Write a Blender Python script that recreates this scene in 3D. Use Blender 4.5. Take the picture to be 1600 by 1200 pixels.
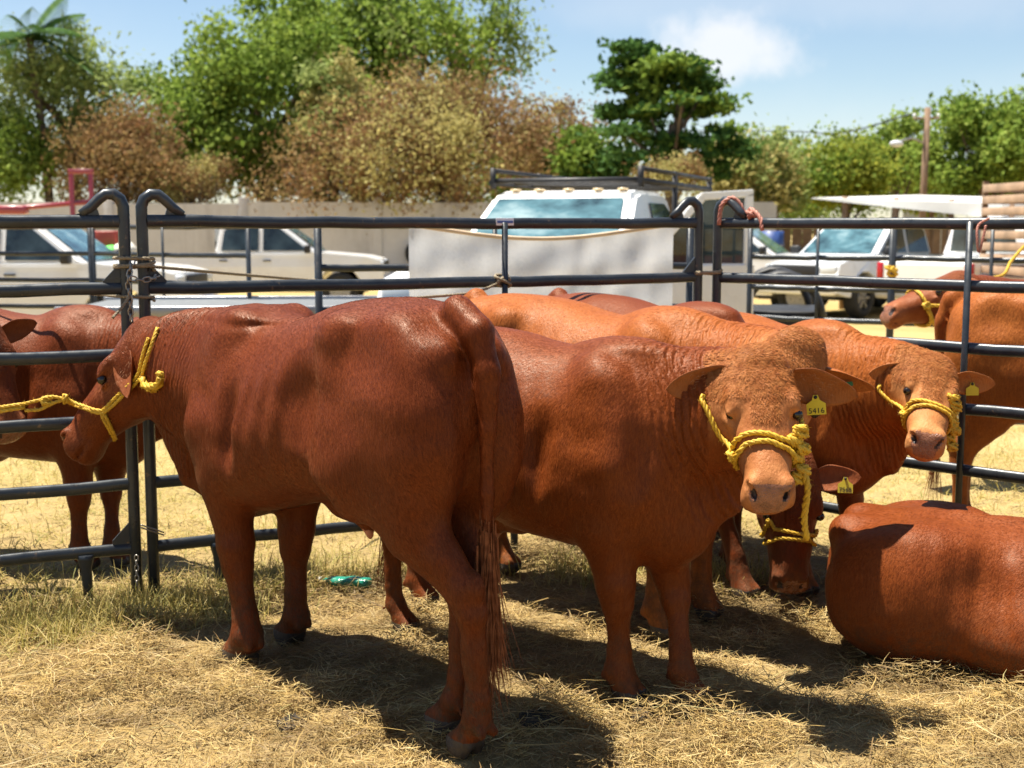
import bpy, bmesh, math, random, time
import numpy as np
from mathutils import Vector, Matrix

T0 = time.time()
for _o in list(bpy.data.objects):
    bpy.data.objects.remove(_o)
SC = bpy.context.scene
COL = SC.collection
R = math.radians

# ------------------------------------------------------------------ camera
CAM_H, PITCH, FPX = 1.62, R(6.84), 2000.0
cam_d = bpy.data.cameras.new('camera')
cam_d.lens = 45.0
cam_d.sensor_width = 36.0
cam_d.clip_start = 0.1
cam_d.clip_end = 3000
cam_d.dof.use_dof = True
cam_d.dof.focus_distance = 4.3
cam_d.dof.aperture_fstop = 3.6
cam = bpy.data.objects.new('camera', cam_d)
COL.objects.link(cam)
cam.location = (0, 0, CAM_H)
cam.rotation_euler = (math.pi / 2 - PITCH, 0, 0)
SC.camera = cam

# ------------------------------------------------------------------ sun and sky
SUN_TO = Vector((0.29, -0.12, -1.0)).normalized()      # the way the light travels
_el = math.asin(-SUN_TO.z)
_az = math.atan2(-SUN_TO.x, -SUN_TO.y)                # compass angle of the sun, from +Y towards +X
sun_d = bpy.data.lights.new('sun', 'SUN')
sun_d.energy = 5.0
sun_d.angle = R(0.5)
sun_d.color = (1.0, 0.93, 0.80)
sun = bpy.data.objects.new('sun', sun_d)
COL.objects.link(sun)
sun.rotation_euler = SUN_TO.to_track_quat('-Z', 'Y').to_euler()
sun.location = (0, 0, 30)

world = bpy.data.worlds.new('World')
SC.world = world
world.use_nodes = True
_nt = world.node_tree
_nt.nodes.clear()
def _wn(t, **kw):
    n = _nt.nodes.new(t)
    for k, v in kw.items():
        setattr(n, k, v)
    return n
_sky = _wn('ShaderNodeTexSky', sky_type='NISHITA', sun_disc=False, sun_elevation=_el, sun_rotation=_az,
           altitude=50, air_density=1.0, dust_density=0.25, ozone_density=1.0)
_bg = _wn('ShaderNodeBackground')
_bg.inputs['Strength'].default_value = 0.060
_out = _wn('ShaderNodeOutputWorld')
_tc = _wn('ShaderNodeTexCoord')
# thin clouds: noise on the sky direction, one cumulus and some faint veils
def _cloud(center, radius, squash, scale, lo, hi):
    sub = _wn('ShaderNodeVectorMath', operation='SUBTRACT')
    _nt.links.new(_tc.outputs['Generated'], sub.inputs[0])
    sub.inputs[1].default_value = center
    mul = _wn('ShaderNodeVectorMath', operation='MULTIPLY')
    _nt.links.new(sub.outputs[0], mul.inputs[0])
    mul.inputs[1].default_value = (1 / radius, 1 / radius, 1 / (radius * squash))
    ln = _wn('ShaderNodeVectorMath', operation='LENGTH')
    _nt.links.new(mul.outputs[0], ln.inputs[0])
    nz = _wn('ShaderNodeTexNoise')
    nz.inputs['Scale'].default_value = scale
    nz.inputs['Detail'].default_value = 7
    nz.inputs['Roughness'].default_value = 0.55
    _nt.links.new(_tc.outputs['Generated'], nz.inputs['Vector'])
    a = _wn('ShaderNodeMath', operation='MULTIPLY_ADD')
    _nt.links.new(nz.outputs['Fac'], a.inputs[0])
    a.inputs[1].default_value = -2.2
    _nt.links.new(ln.outputs['Value'], a.inputs[2])
    mr = _wn('ShaderNodeMapRange')
    mr.interpolation_type = 'SMOOTHSTEP'
    _nt.links.new(a.outputs[0], mr.inputs['Value'])
    mr.inputs['From Min'].default_value = hi
    mr.inputs['From Max'].default_value = lo
    mr.inputs['To Min'].default_value = 0.0
    mr.inputs['To Max'].default_value = 1.0
    return mr.outputs['Result']

# ------------------------------------------------------------------ exposure
SC.view_settings.view_transform = 'Standard'
SC.view_settings.look = 'None'
SC.view_settings.gamma = 1.0
SC.view_settings.use_curve_mapping = False
SC.view_settings.exposure = 1.25
SC.cycles.use_denoising = True
SC.cycles.max_bounces = 7
SC.cycles.transparent_max_bounces = 8
SC.cycles.caustics_reflective = False
SC.cycles.caustics_refractive = False

# ------------------------------------------------------------------ pixel -> place (used to lay the place out from the photograph)
_F = np.array([0, math.cos(PITCH), -math.sin(PITCH)])
_U = np.array([0, math.sin(PITCH), math.cos(PITCH)])
_Rt = np.array([1.0, 0, 0])
def ray(px, py):
    return _F + (px - 800) / FPX * _Rt + (600 - py) / FPX * _U
def at(px, py, Y):
    d = ray(px, py)
    return np.array([0, 0, CAM_H]) + d * (Y / d[1])
def ground(px, py, z=0.0):
    d = ray(px, py)
    return np.array([0, 0, CAM_H]) + d * ((z - CAM_H) / d[2])
def project(p):
    q = np.asarray(p, float) - np.array([0, 0, CAM_H])
    w = q @ _F
    return 800 + FPX * (q @ _Rt) / w, 600 - FPX * (q @ _U) / w

# cloud placement along the directions in view
def _dirn(px, py):
    d = ray(px, py)
    return tuple(d / np.linalg.norm(d))
_c1 = _cloud(_dirn(1138, 68), 0.062, 0.42, 18, -0.75, 0.05)
_c2 = _cloud(_dirn(1380, 230), 0.30, 0.18, 6, -1.1, 0.35)
_c3 = _cloud(_dirn(60, 260), 0.25, 0.35, 5, -0.9, 0.4)
_c4 = _cloud(_dirn(1330, -5), 0.20, 0.12, 9, -0.9, 0.3)
_prev = None
_mix = _sky.outputs[0]
for _c, _s in ((_c1, 0.75), (_c2, 0.22), (_c3, 0.22), (_c4, 0.22)):
    m = _wn('ShaderNodeMix', data_type='RGBA')
    mm = _wn('ShaderNodeMath', operation='MULTIPLY')
    _nt.links.new(_c, mm.inputs[0]); mm.inputs[1].default_value = _s
    _nt.links.new(mm.outputs[0], m.inputs['Factor'])
    _nt.links.new(_mix, m.inputs['A'])
    m.inputs['B'].default_value = (7.4, 7.4, 7.5, 1)
    _mix = m.outputs['Result']
_nt.links.new(_mix, _bg.inputs['Color'])
_nt.links.new(_bg.outputs[0], _out.inputs[0])

# ------------------------------------------------------------------ node and mesh helpers
class Mat:
    """a procedural Principled material and short-hands to wire it"""
    def __init__(s, name, color=(.5, .5, .5), rough=.6, metal=0., spec=.5, **kw):
        s.m = bpy.data.materials.new(name); s.m.use_nodes = True
        s.nt = s.m.node_tree; s.b = s.nt.nodes['Principled BSDF']
        s.b.inputs['Base Color'].default_value = (*color, 1)
        s.b.inputs['Roughness'].default_value = rough
        s.b.inputs['Metallic'].default_value = metal
        s.b.inputs['Specular IOR Level'].default_value = spec
        for k, v in kw.items():
            s.b.inputs[k].default_value = v
        s._tc = None
    def n(s, t, **kw):
        x = s.nt.nodes.new(t)
        for k, v in kw.items(): setattr(x, k, v)
        return x
    def l(s, a, b): s.nt.links.new(a, b)
    def co(s, which='Object'):
        if s._tc is None: s._tc = s.n('ShaderNodeTexCoord')
        return s._tc.outputs[which]
    def noise(s, scale, detail=4, rough=.55, stretch=None, vec=None, which='Object', dist=0.):
        x = s.n('ShaderNodeTexNoise')
        x.inputs['Scale'].default_value = scale; x.inputs['Detail'].default_value = detail
        x.inputs['Roughness'].default_value = rough; x.inputs['Distortion'].default_value = dist
        v = vec if vec is not None else s.co(which)
        if stretch:
            mp = s.n('ShaderNodeMapping'); mp.inputs['Scale'].default_value = stretch
            s.l(v, mp.inputs['Vector']); v = mp.outputs[0]
        s.l(v, x.inputs['Vector'])
        return x.outputs['Fac']
    def ramp(s, fac, stops, interp='LINEAR'):
        x = s.n('ShaderNodeValToRGB'); cr = x.color_ramp; cr.interpolation = interp
        while len(cr.elements) < len(stops): cr.elements.new(.5)
        for e, (p, c) in zip(cr.elements, stops):
            e.position = p; e.color = (*c, 1) if len(c) == 3 else c
        s.l(fac, x.inputs[0]); return x.outputs['Color']
    def mix(s, fac, a, b, mode='MIX'):
        x = s.n('ShaderNodeMix', data_type='RGBA', blend_type=mode)
        for v, k in ((fac, 'Factor'), (a, 'A'), (b, 'B')):
            if isinstance(v, (int, float)): x.inputs[k].default_value = v
            elif isinstance(v, tuple): x.inputs[k].default_value = (*v, 1)
            else: s.l(v, x.inputs[k])
        return x.outputs['Result']
    def math(s, op, a, b=0., c=0., clamp=False):
        x = s.n('ShaderNodeMath', operation=op, use_clamp=clamp)
        for i, v in enumerate((a, b, c)):
            if isinstance(v, (int, float)): x.inputs[i].default_value = v
            else: s.l(v, x.inputs[i])
        return x.outputs[0]
    def rng(s, v, a, b, c=0., d=1.):
        x = s.n('ShaderNodeMapRange'); s.l(v, x.inputs[0])
        for i, q in enumerate((a, b, c, d)): x.inputs[i + 1].default_value = q
        return x.outputs[0]
    def attr(s, name, out='Fac'):
        x = s.n('ShaderNodeAttribute', attribute_name=name); return x.outputs[out]
    def bump(s, h, strength=.3, dist=.01, prev=None):
        x = s.n('ShaderNodeBump'); x.inputs['Strength'].default_value = strength
        x.inputs['Distance'].default_value = dist; s.l(h, x.inputs['Height'])
        if prev is not None: s.l(prev, x.inputs['Normal'])
        return x.outputs[0]
    def set(s, k, v): s.l(v, s.b.inputs[k]); return s

def simple(name, color, rough=.6, metal=0., var=.12, scale=6, bump=0., bscale=60, spec=.5, **kw):
    """base colour with a little blotchy variation and fine relief"""
    M = Mat(name, color, rough, metal, spec, **kw)
    lo = tuple(c * (1 - var) for c in color); hi = tuple(min(1, c * (1 + var)) for c in color)
    M.set('Base Color', M.ramp(M.noise(scale, 5), [(.3, lo), (.7, hi)]))
    M.set('Roughness', M.rng(M.noise(scale * 2.3, 3), .3, .7, max(.03, rough - .1), min(1, rough + .1)))
    if bump: M.set('Normal', M.bump(M.noise(bscale, 4), bump, .01))
    return M.m

def link(o, parent=None):
    COL.objects.link(o)
    if parent is not None: o.parent = parent
    return o
def tag(o, label=None, cat=None, group=None, kind=None):
    if label: o['label'] = label
    if cat: o['category'] = cat
    if group: o['group'] = group
    if kind: o['kind'] = kind
    return o
def empty(name, loc=(0, 0, 0), rz=0.):
    o = bpy.data.objects.new(name, None); o.empty_display_size = .1
    COL.objects.link(o); o.location = loc; o.rotation_euler = (0, 0, rz); return o
def np_mesh(name, V, Fq, mats=(), smooth=True, mi=None):
    """mesh from arrays; Fq is an (n,3) or (n,4) array"""
    me = bpy.data.meshes.new(name)
    V = np.asarray(V, np.float32); Fq = np.asarray(Fq, np.int32)
    n, k = Fq.shape
    me.vertices.add(len(V)); me.vertices.foreach_set('co', V.ravel())
    me.loops.add(n * k); me.loops.foreach_set('vertex_index', Fq.ravel())
    me.polygons.add(n); me.polygons.foreach_set('loop_start', np.arange(n, dtype=np.int32) * k)
    me.polygons.foreach_set('loop_total', np.full(n, k, np.int32))
    if smooth: me.polygons.foreach_set('use_smooth', np.ones(n, bool))
    if mi is not None: me.polygons.foreach_set('material_index', np.asarray(mi, np.int32))
    for m in mats: me.materials.append(m)
    me.update(calc_edges=True); me.validate()
    return me

class MB:
    """collects shapes, builds ONE mesh object"""
    def __init__(s): s.v, s.f, s.sm = [], [], []
    def add(s, V, Fs, smooth=False):
        o = len(s.v); s.v += np.asarray(V, float).tolist()
        s.f += [[i + o for i in f] for f in Fs]; s.sm += [smooth] * len(Fs); return s
    def box(s, c, size, rot=None, bev=0.):
        hx, hy, hz = size[0] / 2, size[1] / 2, size[2] / 2
        b = min(bev, hx * .9, hy * .9, hz * .9)
        c = np.array(c, float); rot = np.eye(3) if rot is None else np.array(rot)
        if b <= 0:
            V = [(x, y, z) for x in (-hx, hx) for y in (-hy, hy) for z in (-hz, hz)]
            Fs = [(0, 1, 3, 2), (4, 6, 7, 5), (0, 4, 5, 1), (2, 3, 7, 6), (0, 2, 6, 4), (1, 5, 7, 3)]
            return s.add([c + rot @ np.array(p) for p in V], Fs)
        bm = bmesh.new(); bmesh.ops.create_cube(bm, size=1)
        for v in bm.verts: v.co = (v.co.x * 2 * hx, v.co.y * 2 * hy, v.co.z * 2 * hz)
        bmesh.ops.bevel(bm, geom=bm.edges[:], offset=b, segments=2, affect='EDGES', profile=.5)
        bm.verts.ensure_lookup_table()
        V = [c + rot @ np.array(v.co) for v in bm.verts]; Fs = [[v.index for v in f.verts] for f in bm.faces]
        bm.free(); return s.add(V, Fs, True)
    def tube(s, pts, r, n=8, cap=True, sx=1., up=(0, 0, 1)):
        """tube along pts; r number or list; sx widens it across `up`"""
        P = np.array(pts, float); m = len(P)
        rr = np.full(m, r, float) if np.isscalar(r) else np.array(r, float)
        Tn = np.gradient(P, axis=0); Tn /= np.linalg.norm(Tn, axis=1)[:, None] + 1e-9
        up = np.array(up, float); N = None; Ns = np.zeros((m, 3))
        for i in range(m):
            t_ = Tn[i]
            if N is None: N = up if abs(up @ t_) < .95 else np.array([1., 0, 0])
            N = N - t_ * (N @ t_); N = N / (math.sqrt(N @ N) + 1e-9); Ns[i] = N
        Bs = np.cross(Tn, Ns); t = 2 * math.pi * np.arange(n) / n
        V = (P[:, None] + rr[:, None, None] * (np.cos(t)[None, :, None] * Ns[:, None] + sx * np.sin(t)[None, :, None] * Bs[:, None])).reshape(-1, 3)
        i = np.arange(m - 1)[:, None] * n; k = np.arange(n)[None]; k1 = (k + 1) % n
        Fs = np.stack([i + k, i + k1, i + n + k1, i + n + k], -1).reshape(-1, 4); o = len(s.v)
        s.v += V.tolist(); s.f += (Fs + o).tolist(); s.sm += [True] * len(Fs)
        if cap:
            s.f += [tuple(o + k for k in reversed(range(n))), tuple(o + (m - 1) * n + k for k in range(n))]; s.sm += [False] * 2
        return s
    def prism(s, poly, y0, y1, smooth=False, xf=None):
        """(x,z) outline pushed from y0 to y1"""
        n = len(poly); V = [(x, y0, z) for x, z in poly] + [(x, y1, z) for x, z in poly]
        if xf: V = [xf(p) for p in V]
        Fs = [tuple(range(n)), tuple(n + i for i in reversed(range(n)))]
        Fs += [(i, n + i, n + (i + 1) % n, (i + 1) % n) for i in range(n)]
        return s.add(V, Fs, smooth)
    def sphere(s, c, r, nu=12, nv=8, rot=None):
        r = np.array([r] * 3 if np.isscalar(r) else r, float); rot = np.eye(3) if rot is None else rot
        V = []; Fs = []
        for i in range(nv + 1):
            a = math.pi * i / nv
            for j in range(nu):
                b = 2 * math.pi * j / nu
                V.append(np.array(c) + rot @ (r * np.array([math.sin(a) * math.cos(b), math.sin(a) * math.sin(b), math.cos(a)])))
        for i in range(nv):
            for j in range(nu):
                Fs.append((i * nu + j, (i + 1) * nu + j, (i + 1) * nu + (j + 1) % nu, i * nu + (j + 1) % nu))
        return s.add(V, Fs, True)
    def build(s, name, mat, parent=None, loc=None, rz=0., bevel=0.):
        me = bpy.data.meshes.new(name); me.from_pydata(s.v, [], s.f)
        me.polygons.foreach_set('use_smooth', s.sm); me.materials.append(mat); me.update()
        if len(s.f) < 4000:
            bm = bmesh.new(); bm.from_mesh(me)
            if bevel: bmesh.ops.bevel(bm, geom=[e for e in bm.edges if len(e.link_faces) == 2 and e.calc_face_angle(0) > .5], offset=bevel, segments=2, affect='EDGES', clamp_overlap=True)
            bmesh.ops.recalc_face_normals(bm, faces=bm.faces)
            bm.to_mesh(me); bm.free()
        o = bpy.data.objects.new(name, me); link(o, parent)
        if loc is not None: o.location = loc
        o.rotation_euler = (0, 0, rz); return o
def rotz(a):
    c, s_ = math.cos(a), math.sin(a); return np.array([[c, -s_, 0], [s_, c, 0], [0, 0, 1.]])
def nrm(v):
    v = np.asarray(v, float); return v / (np.linalg.norm(v) + 1e-12)
def vnoise(P, seed=0, octaves=3):
    """cheap smooth value noise on (n,3) or (n,2) points: sums of rotated sines"""
    rs = np.random.RandomState(seed); P = np.asarray(P, float); out = np.zeros(len(P)); a = 1.; tot = 0
    for o in range(octaves):
        for k in range(4):
            w = rs.normal(size=P.shape[1]); w *= (2.0 ** o) * 2.2 / np.linalg.norm(w)
            out += a * np.sin(P @ w + rs.uniform(0, 6.28)) * .5
        tot += a; a *= .5
    return out / tot
# ================================================================== CATTLE
# A body is one continuous skin: a distance field (torso and head lofts, muscles, limbs, all blended) meshed by surface nets.
def smin(a, b, k):
    if k <= 0: return np.minimum(a, b)
    h = np.maximum(k - np.abs(a - b), 0) / k
    return np.minimum(a, b) - h * h * k * .25
def smooth_table(T, m=160):
    T = np.array(T, float); x = T[:, 0]; xs = np.linspace(x[0], x[-1], m); out = [xs]
    for c in range(1, T.shape[1]):
        y = T[:, c]; d = np.gradient(y, x)
        i = np.clip(np.searchsorted(x, xs) - 1, 0, len(x) - 2); h = x[i + 1] - x[i]; t = (xs - x[i]) / h
        out.append((2*t**3 - 3*t**2 + 1) * y[i] + (t**3 - 2*t**2 + t) * h * d[i] + (-2*t**3 + 3*t**2) * y[i+1] + (t**3 - t**2) * h * d[i+1])
    return np.array(out)
class Field:
    def __init__(s): s.pr = []
    def _push(s, fn, lo, hi, k, op): s.pr.append((fn, np.array(lo) - k - .05, np.array(hi) + k + .05, k, op))
    def ell(s, c, r, k=.05, rot=None, op='+'):
        c = np.array(c, float); r = np.array(r, float); M = None if rot is None else np.array(rot).T
        def fn(P):
            q = P - c
            if M is not None: q = q @ M.T
            k0 = np.sqrt(((q / r) ** 2).sum(1)) + 1e-9; k1 = np.sqrt(((q / r ** 2) ** 2).sum(1)) + 1e-9
            return k0 * (k0 - 1) / k1
        e = np.full(3, r.max()); s._push(fn, c - e, c + e, k, op)
    def cap(s, a, b, ra, rb, k=.03, lat=(0, 1, 0), op='+'):
        """limb piece from a to b; ra, rb = (across, fore-and-aft) radii"""
        a = np.array(a, float); b = np.array(b, float); ax = b - a; L = np.linalg.norm(ax) + 1e-9; ax /= L
        lat = np.array(lat, float); lat -= ax * (lat @ ax); lat /= np.linalg.norm(lat) + 1e-9; th = np.cross(ax, lat)
        ra = np.array([ra] * 2 if np.isscalar(ra) else ra, float); rb = np.array([rb] * 2 if np.isscalar(rb) else rb, float)
        def fn(P):
            q = P - a; u = q @ ax; t = np.clip(u / L, 0, 1); t = t * t * (3 - 2 * t) * .35 + t * .65
            r1 = ra[0] + (rb[0] - ra[0]) * t; r2 = ra[1] + (rb[1] - ra[1]) * t; r3 = np.minimum(r1, r2)
            o = u - np.clip(u, 0, L); l = q @ lat; v = q @ th
            k0 = np.sqrt((l/r1)**2 + (v/r2)**2 + (o/r3)**2) + 1e-9
            k1 = np.sqrt((l/r1**2)**2 + (v/r2**2)**2 + (o/r3**2)**2) + 1e-9
            return k0 * (k0 - 1) / k1
        e = max(ra.max(), rb.max()); s._push(fn, np.minimum(a, b) - e, np.maximum(a, b) + e, k, op)
    def loft(s, T, k=.04, frame=None, bound=None):
        """rows: x, top, bottom, half-width, taper, exponent; frame=(origin, X, Y, Z)"""
        S = smooth_table(T)
        def fn(P):
            if frame is not None:
                q = P - frame[0]; x, y, z = q @ frame[1], q @ frame[2], q @ frame[3]
            else: x, y, z = P[:, 0], P[:, 1], P[:, 2]
            xc = np.clip(x, S[0, 0], S[0, -1]); g = [np.interp(xc, S[0], S[i]) for i in range(1, 6)]
            zc = (g[0] + g[1]) / 2; h = np.maximum((g[0] - g[1]) / 2, .01); qz = (z - zc) / h
            w = np.maximum(g[2], .01) * (1 - g[3] * np.clip(qz, -1.1, 1.1)); n = g[4]
            ay = np.abs(y / w) + 1e-6; az = np.abs(qz) + 1e-6
            f = (ay ** n + az ** n) ** (1 / n); gy = (ay / f) ** (n - 1) / w; gz = (az / f) ** (n - 1) / h
            d = (f - 1) / np.sqrt(gy ** 2 + gz ** 2); o = x - xc
            return np.where(o == 0, d, np.sqrt(np.maximum(d, 0) ** 2 + o ** 2))
        if frame is None:
            lo = (S[0, 0], -S[3].max() * 1.3, S[2].min()); hi = (S[0, -1], S[3].max() * 1.3, S[1].max())
        else: lo, hi = frame[0] - bound, frame[0] + bound
        s._push(fn, lo, hi, k, '+')
    def warp(s, fn, lo, hi): s.pr.append((fn, np.array(lo), np.array(hi), 0, 'w'))
    def __call__(s, P):
        d = np.full(len(P), 1.0)
        x, y, z = (np.ascontiguousarray(P[:, i]) for i in range(3)); srt = len(x) > 50 and bool((np.diff(x) >= 0).all())
        for fn, lo, hi, k, op in s.pr:
            i0, i1 = (np.searchsorted(x, lo[0]), np.searchsorted(x, hi[0])) if srt else (0, len(x))
            yy = y[i0:i1]; zz = z[i0:i1]; b = (yy > lo[1]) & (yy < hi[1]) & (zz > lo[2]) & (zz < hi[2])
            if not srt: b &= (x > lo[0]) & (x < hi[0])
            m = np.nonzero(b)[0] + i0
            if len(m) == 0: continue
            Q = P[m]
            if op == '+': d[m] = smin(d[m], fn(Q), k)
            elif op == '-': d[m] = -smin(-d[m], fn(Q), k)
            else: d[m] = d[m] + fn(Q)
        return d
    def bounds(s):
        lo = np.min([p[1] for p in s.pr if p[4] == '+'], 0); hi = np.max([p[2] for p in s.pr if p[4] == '+'], 0)
        return lo, hi
    def grad(s, P, e=.004):
        G = np.stack([s(P + e * v) - s(P - e * v) for v in np.eye(3)], 1); return G / (np.linalg.norm(G, axis=1)[:, None] + 1e-9)
    def snap(s, P, off=0., it=8):
        P = np.array(P, float)
        for _ in range(it): P = P - s.grad(P) * np.clip(s(P) - off, -.05, .05)[:, None] * .8
        return P

def surface(field, h, smooth=2):
    lo, hi = field.bounds(); lo = np.array([lo[0], lo[1], max(lo[2], -.06)]); B = 4
    n = (np.ceil((hi - lo) / (h * B)).astype(int) + 1); N = n * B + 1
    cx = [lo[i] + (np.arange(n[i]) + .5) * h * B for i in range(3)]
    G = np.stack(np.meshgrid(*cx, indexing='ij'), -1).reshape(-1, 3)
    dc = field(G).reshape(n)
    act = np.abs(dc) < h * B * 1.25
    D = np.repeat(np.repeat(np.repeat(dc, B, 0), B, 1), B, 2); D = np.pad(D, ((0, 1),) * 3, mode='edge').astype(np.float32)
    bi = np.argwhere(act); r = np.arange(B + 1); off = np.stack(np.meshgrid(r, r, r, indexing='ij'), -1).reshape(-1, 3)
    idx = (bi[:, None, :] * B + off[None]).reshape(-1, 3); flat = np.unique((idx[:, 0] * N[1] + idx[:, 1]) * N[2] + idx[:, 2])
    pts = np.stack([flat // (N[1] * N[2]), (flat // N[2]) % N[1], flat % N[2]], 1) * h + lo
    D.reshape(-1)[flat] = field(pts)
    D[0] = D[-1] = 1; D[:, 0] = D[:, -1] = 1; D[:, :, 0] = D[:, :, -1] = 1
    S = D < 0; c = np.zeros(np.array(S.shape) - 1, np.int8)
    for i in (0, 1):
        for j in (0, 1):
            for k in (0, 1): c += S[i:i + c.shape[0], j:j + c.shape[1], k:k + c.shape[2]]
    A = np.argwhere((c > 0) & (c < 8)); ids = np.full(c.shape, -1, np.int32); ids[tuple(A.T)] = np.arange(len(A))
    acc = np.zeros((len(A), 3)); cnt = np.zeros(len(A)); C = [(i, j, k) for i in (0, 1) for j in (0, 1) for k in (0, 1)]
    for p in C:
        for a in range(3):
            if p[a]: continue
            q = list(p); q[a] = 1; d0 = D[tuple((A + p).T)]; d1 = D[tuple((A + q).T)]; m = (d0 < 0) != (d1 < 0)
            t = d0[m] / (d0[m] - d1[m]); e = np.tile(np.array(p, float), (m.sum(), 1)); e[:, a] = t; acc[m] += e; cnt[m] += 1
    V = (A + acc / cnt[:, None]) * h + lo; Q = []
    for a in range(3):
        b, cc = (a + 1) % 3, (a + 2) % 3; sl0 = [slice(None)] * 3; sl1 = [slice(None)] * 3; sl0[a] = slice(0, -1); sl1[a] = slice(1, None)
        X = np.argwhere(S[tuple(sl0)] != S[tuple(sl1)]); X = X[(X[:, b] > 0) & (X[:, cc] > 0)]
        inside = S[tuple(X.T)]; eb = np.eye(3, dtype=int)[b]; ec = np.eye(3, dtype=int)[cc]
        q = np.stack([ids[tuple((X - eb - ec).T)], ids[tuple((X - ec).T)], ids[tuple(X.T)], ids[tuple((X - eb).T)]], 1)
        q[~inside] = q[~inside][:, ::-1]; Q.append(q)
    Q = np.concatenate(Q); Q = Q[(Q >= 0).all(1)]
    E = np.concatenate([Q[:, [0, 1]], Q[:, [1, 2]], Q[:, [2, 3]], Q[:, [3, 0]]]); E = np.concatenate([E, E[:, ::-1]])
    deg = np.bincount(E[:, 0], minlength=len(V)) + 1e-9
    for _ in range(smooth):
        L = np.stack([np.bincount(E[:, 0], V[E[:, 1], i], len(V)) for i in range(3)], 1) / deg[:, None]; V = V * .5 + L * .5
    return V, Q

TORSO = [(-.84, 1.17, 1.00, .05, .0, 2.2), (-.80, 1.26, .90, .15, .0, 2.3), (-.72, 1.345, .82, .22, -.02, 2.5), (-.56, 1.40, .75, .262, -.03, 2.6),
         (-.38, 1.408, .68, .275, .02, 2.5), (-.18, 1.385, .62, .30, .10, 2.3), (.02, 1.36, .575, .33, .16, 2.25), (.20, 1.35, .555, .33, .20, 2.2),
         (.38, 1.365, .56, .295, .25, 2.2), (.52, 1.355, .58, .245, .28, 2.1), (.64, 1.29, .63, .18, .2, 2.1), (.72, 1.19, .72, .09, .1, 2.0)]
HEAD = [(-.075, -.06, -.16, .055, .0, 2.0), (-.045, -.012, -.20, .100, .0, 2.1), (.03, .005, -.225, .128, -.05, 2.3), (.11, .004, -.245, .140, .05, 2.4),
        (.19, -.004, -.262, .134, .16, 2.4), (.27, -.012, -.245, .105, .12, 2.4), (.35, -.012, -.205, .084, .05, 2.4), (.43, -.014, -.182, .085, .0, 2.5),
        (.475, -.022, -.180, .096, -.04, 2.6), (.505, -.040, -.176, .097, -.03, 2.6), (.535, -.074, -.164, .084, .0, 2.5), (.552, -.105, -.145, .045, .0, 2.0)]

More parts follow.
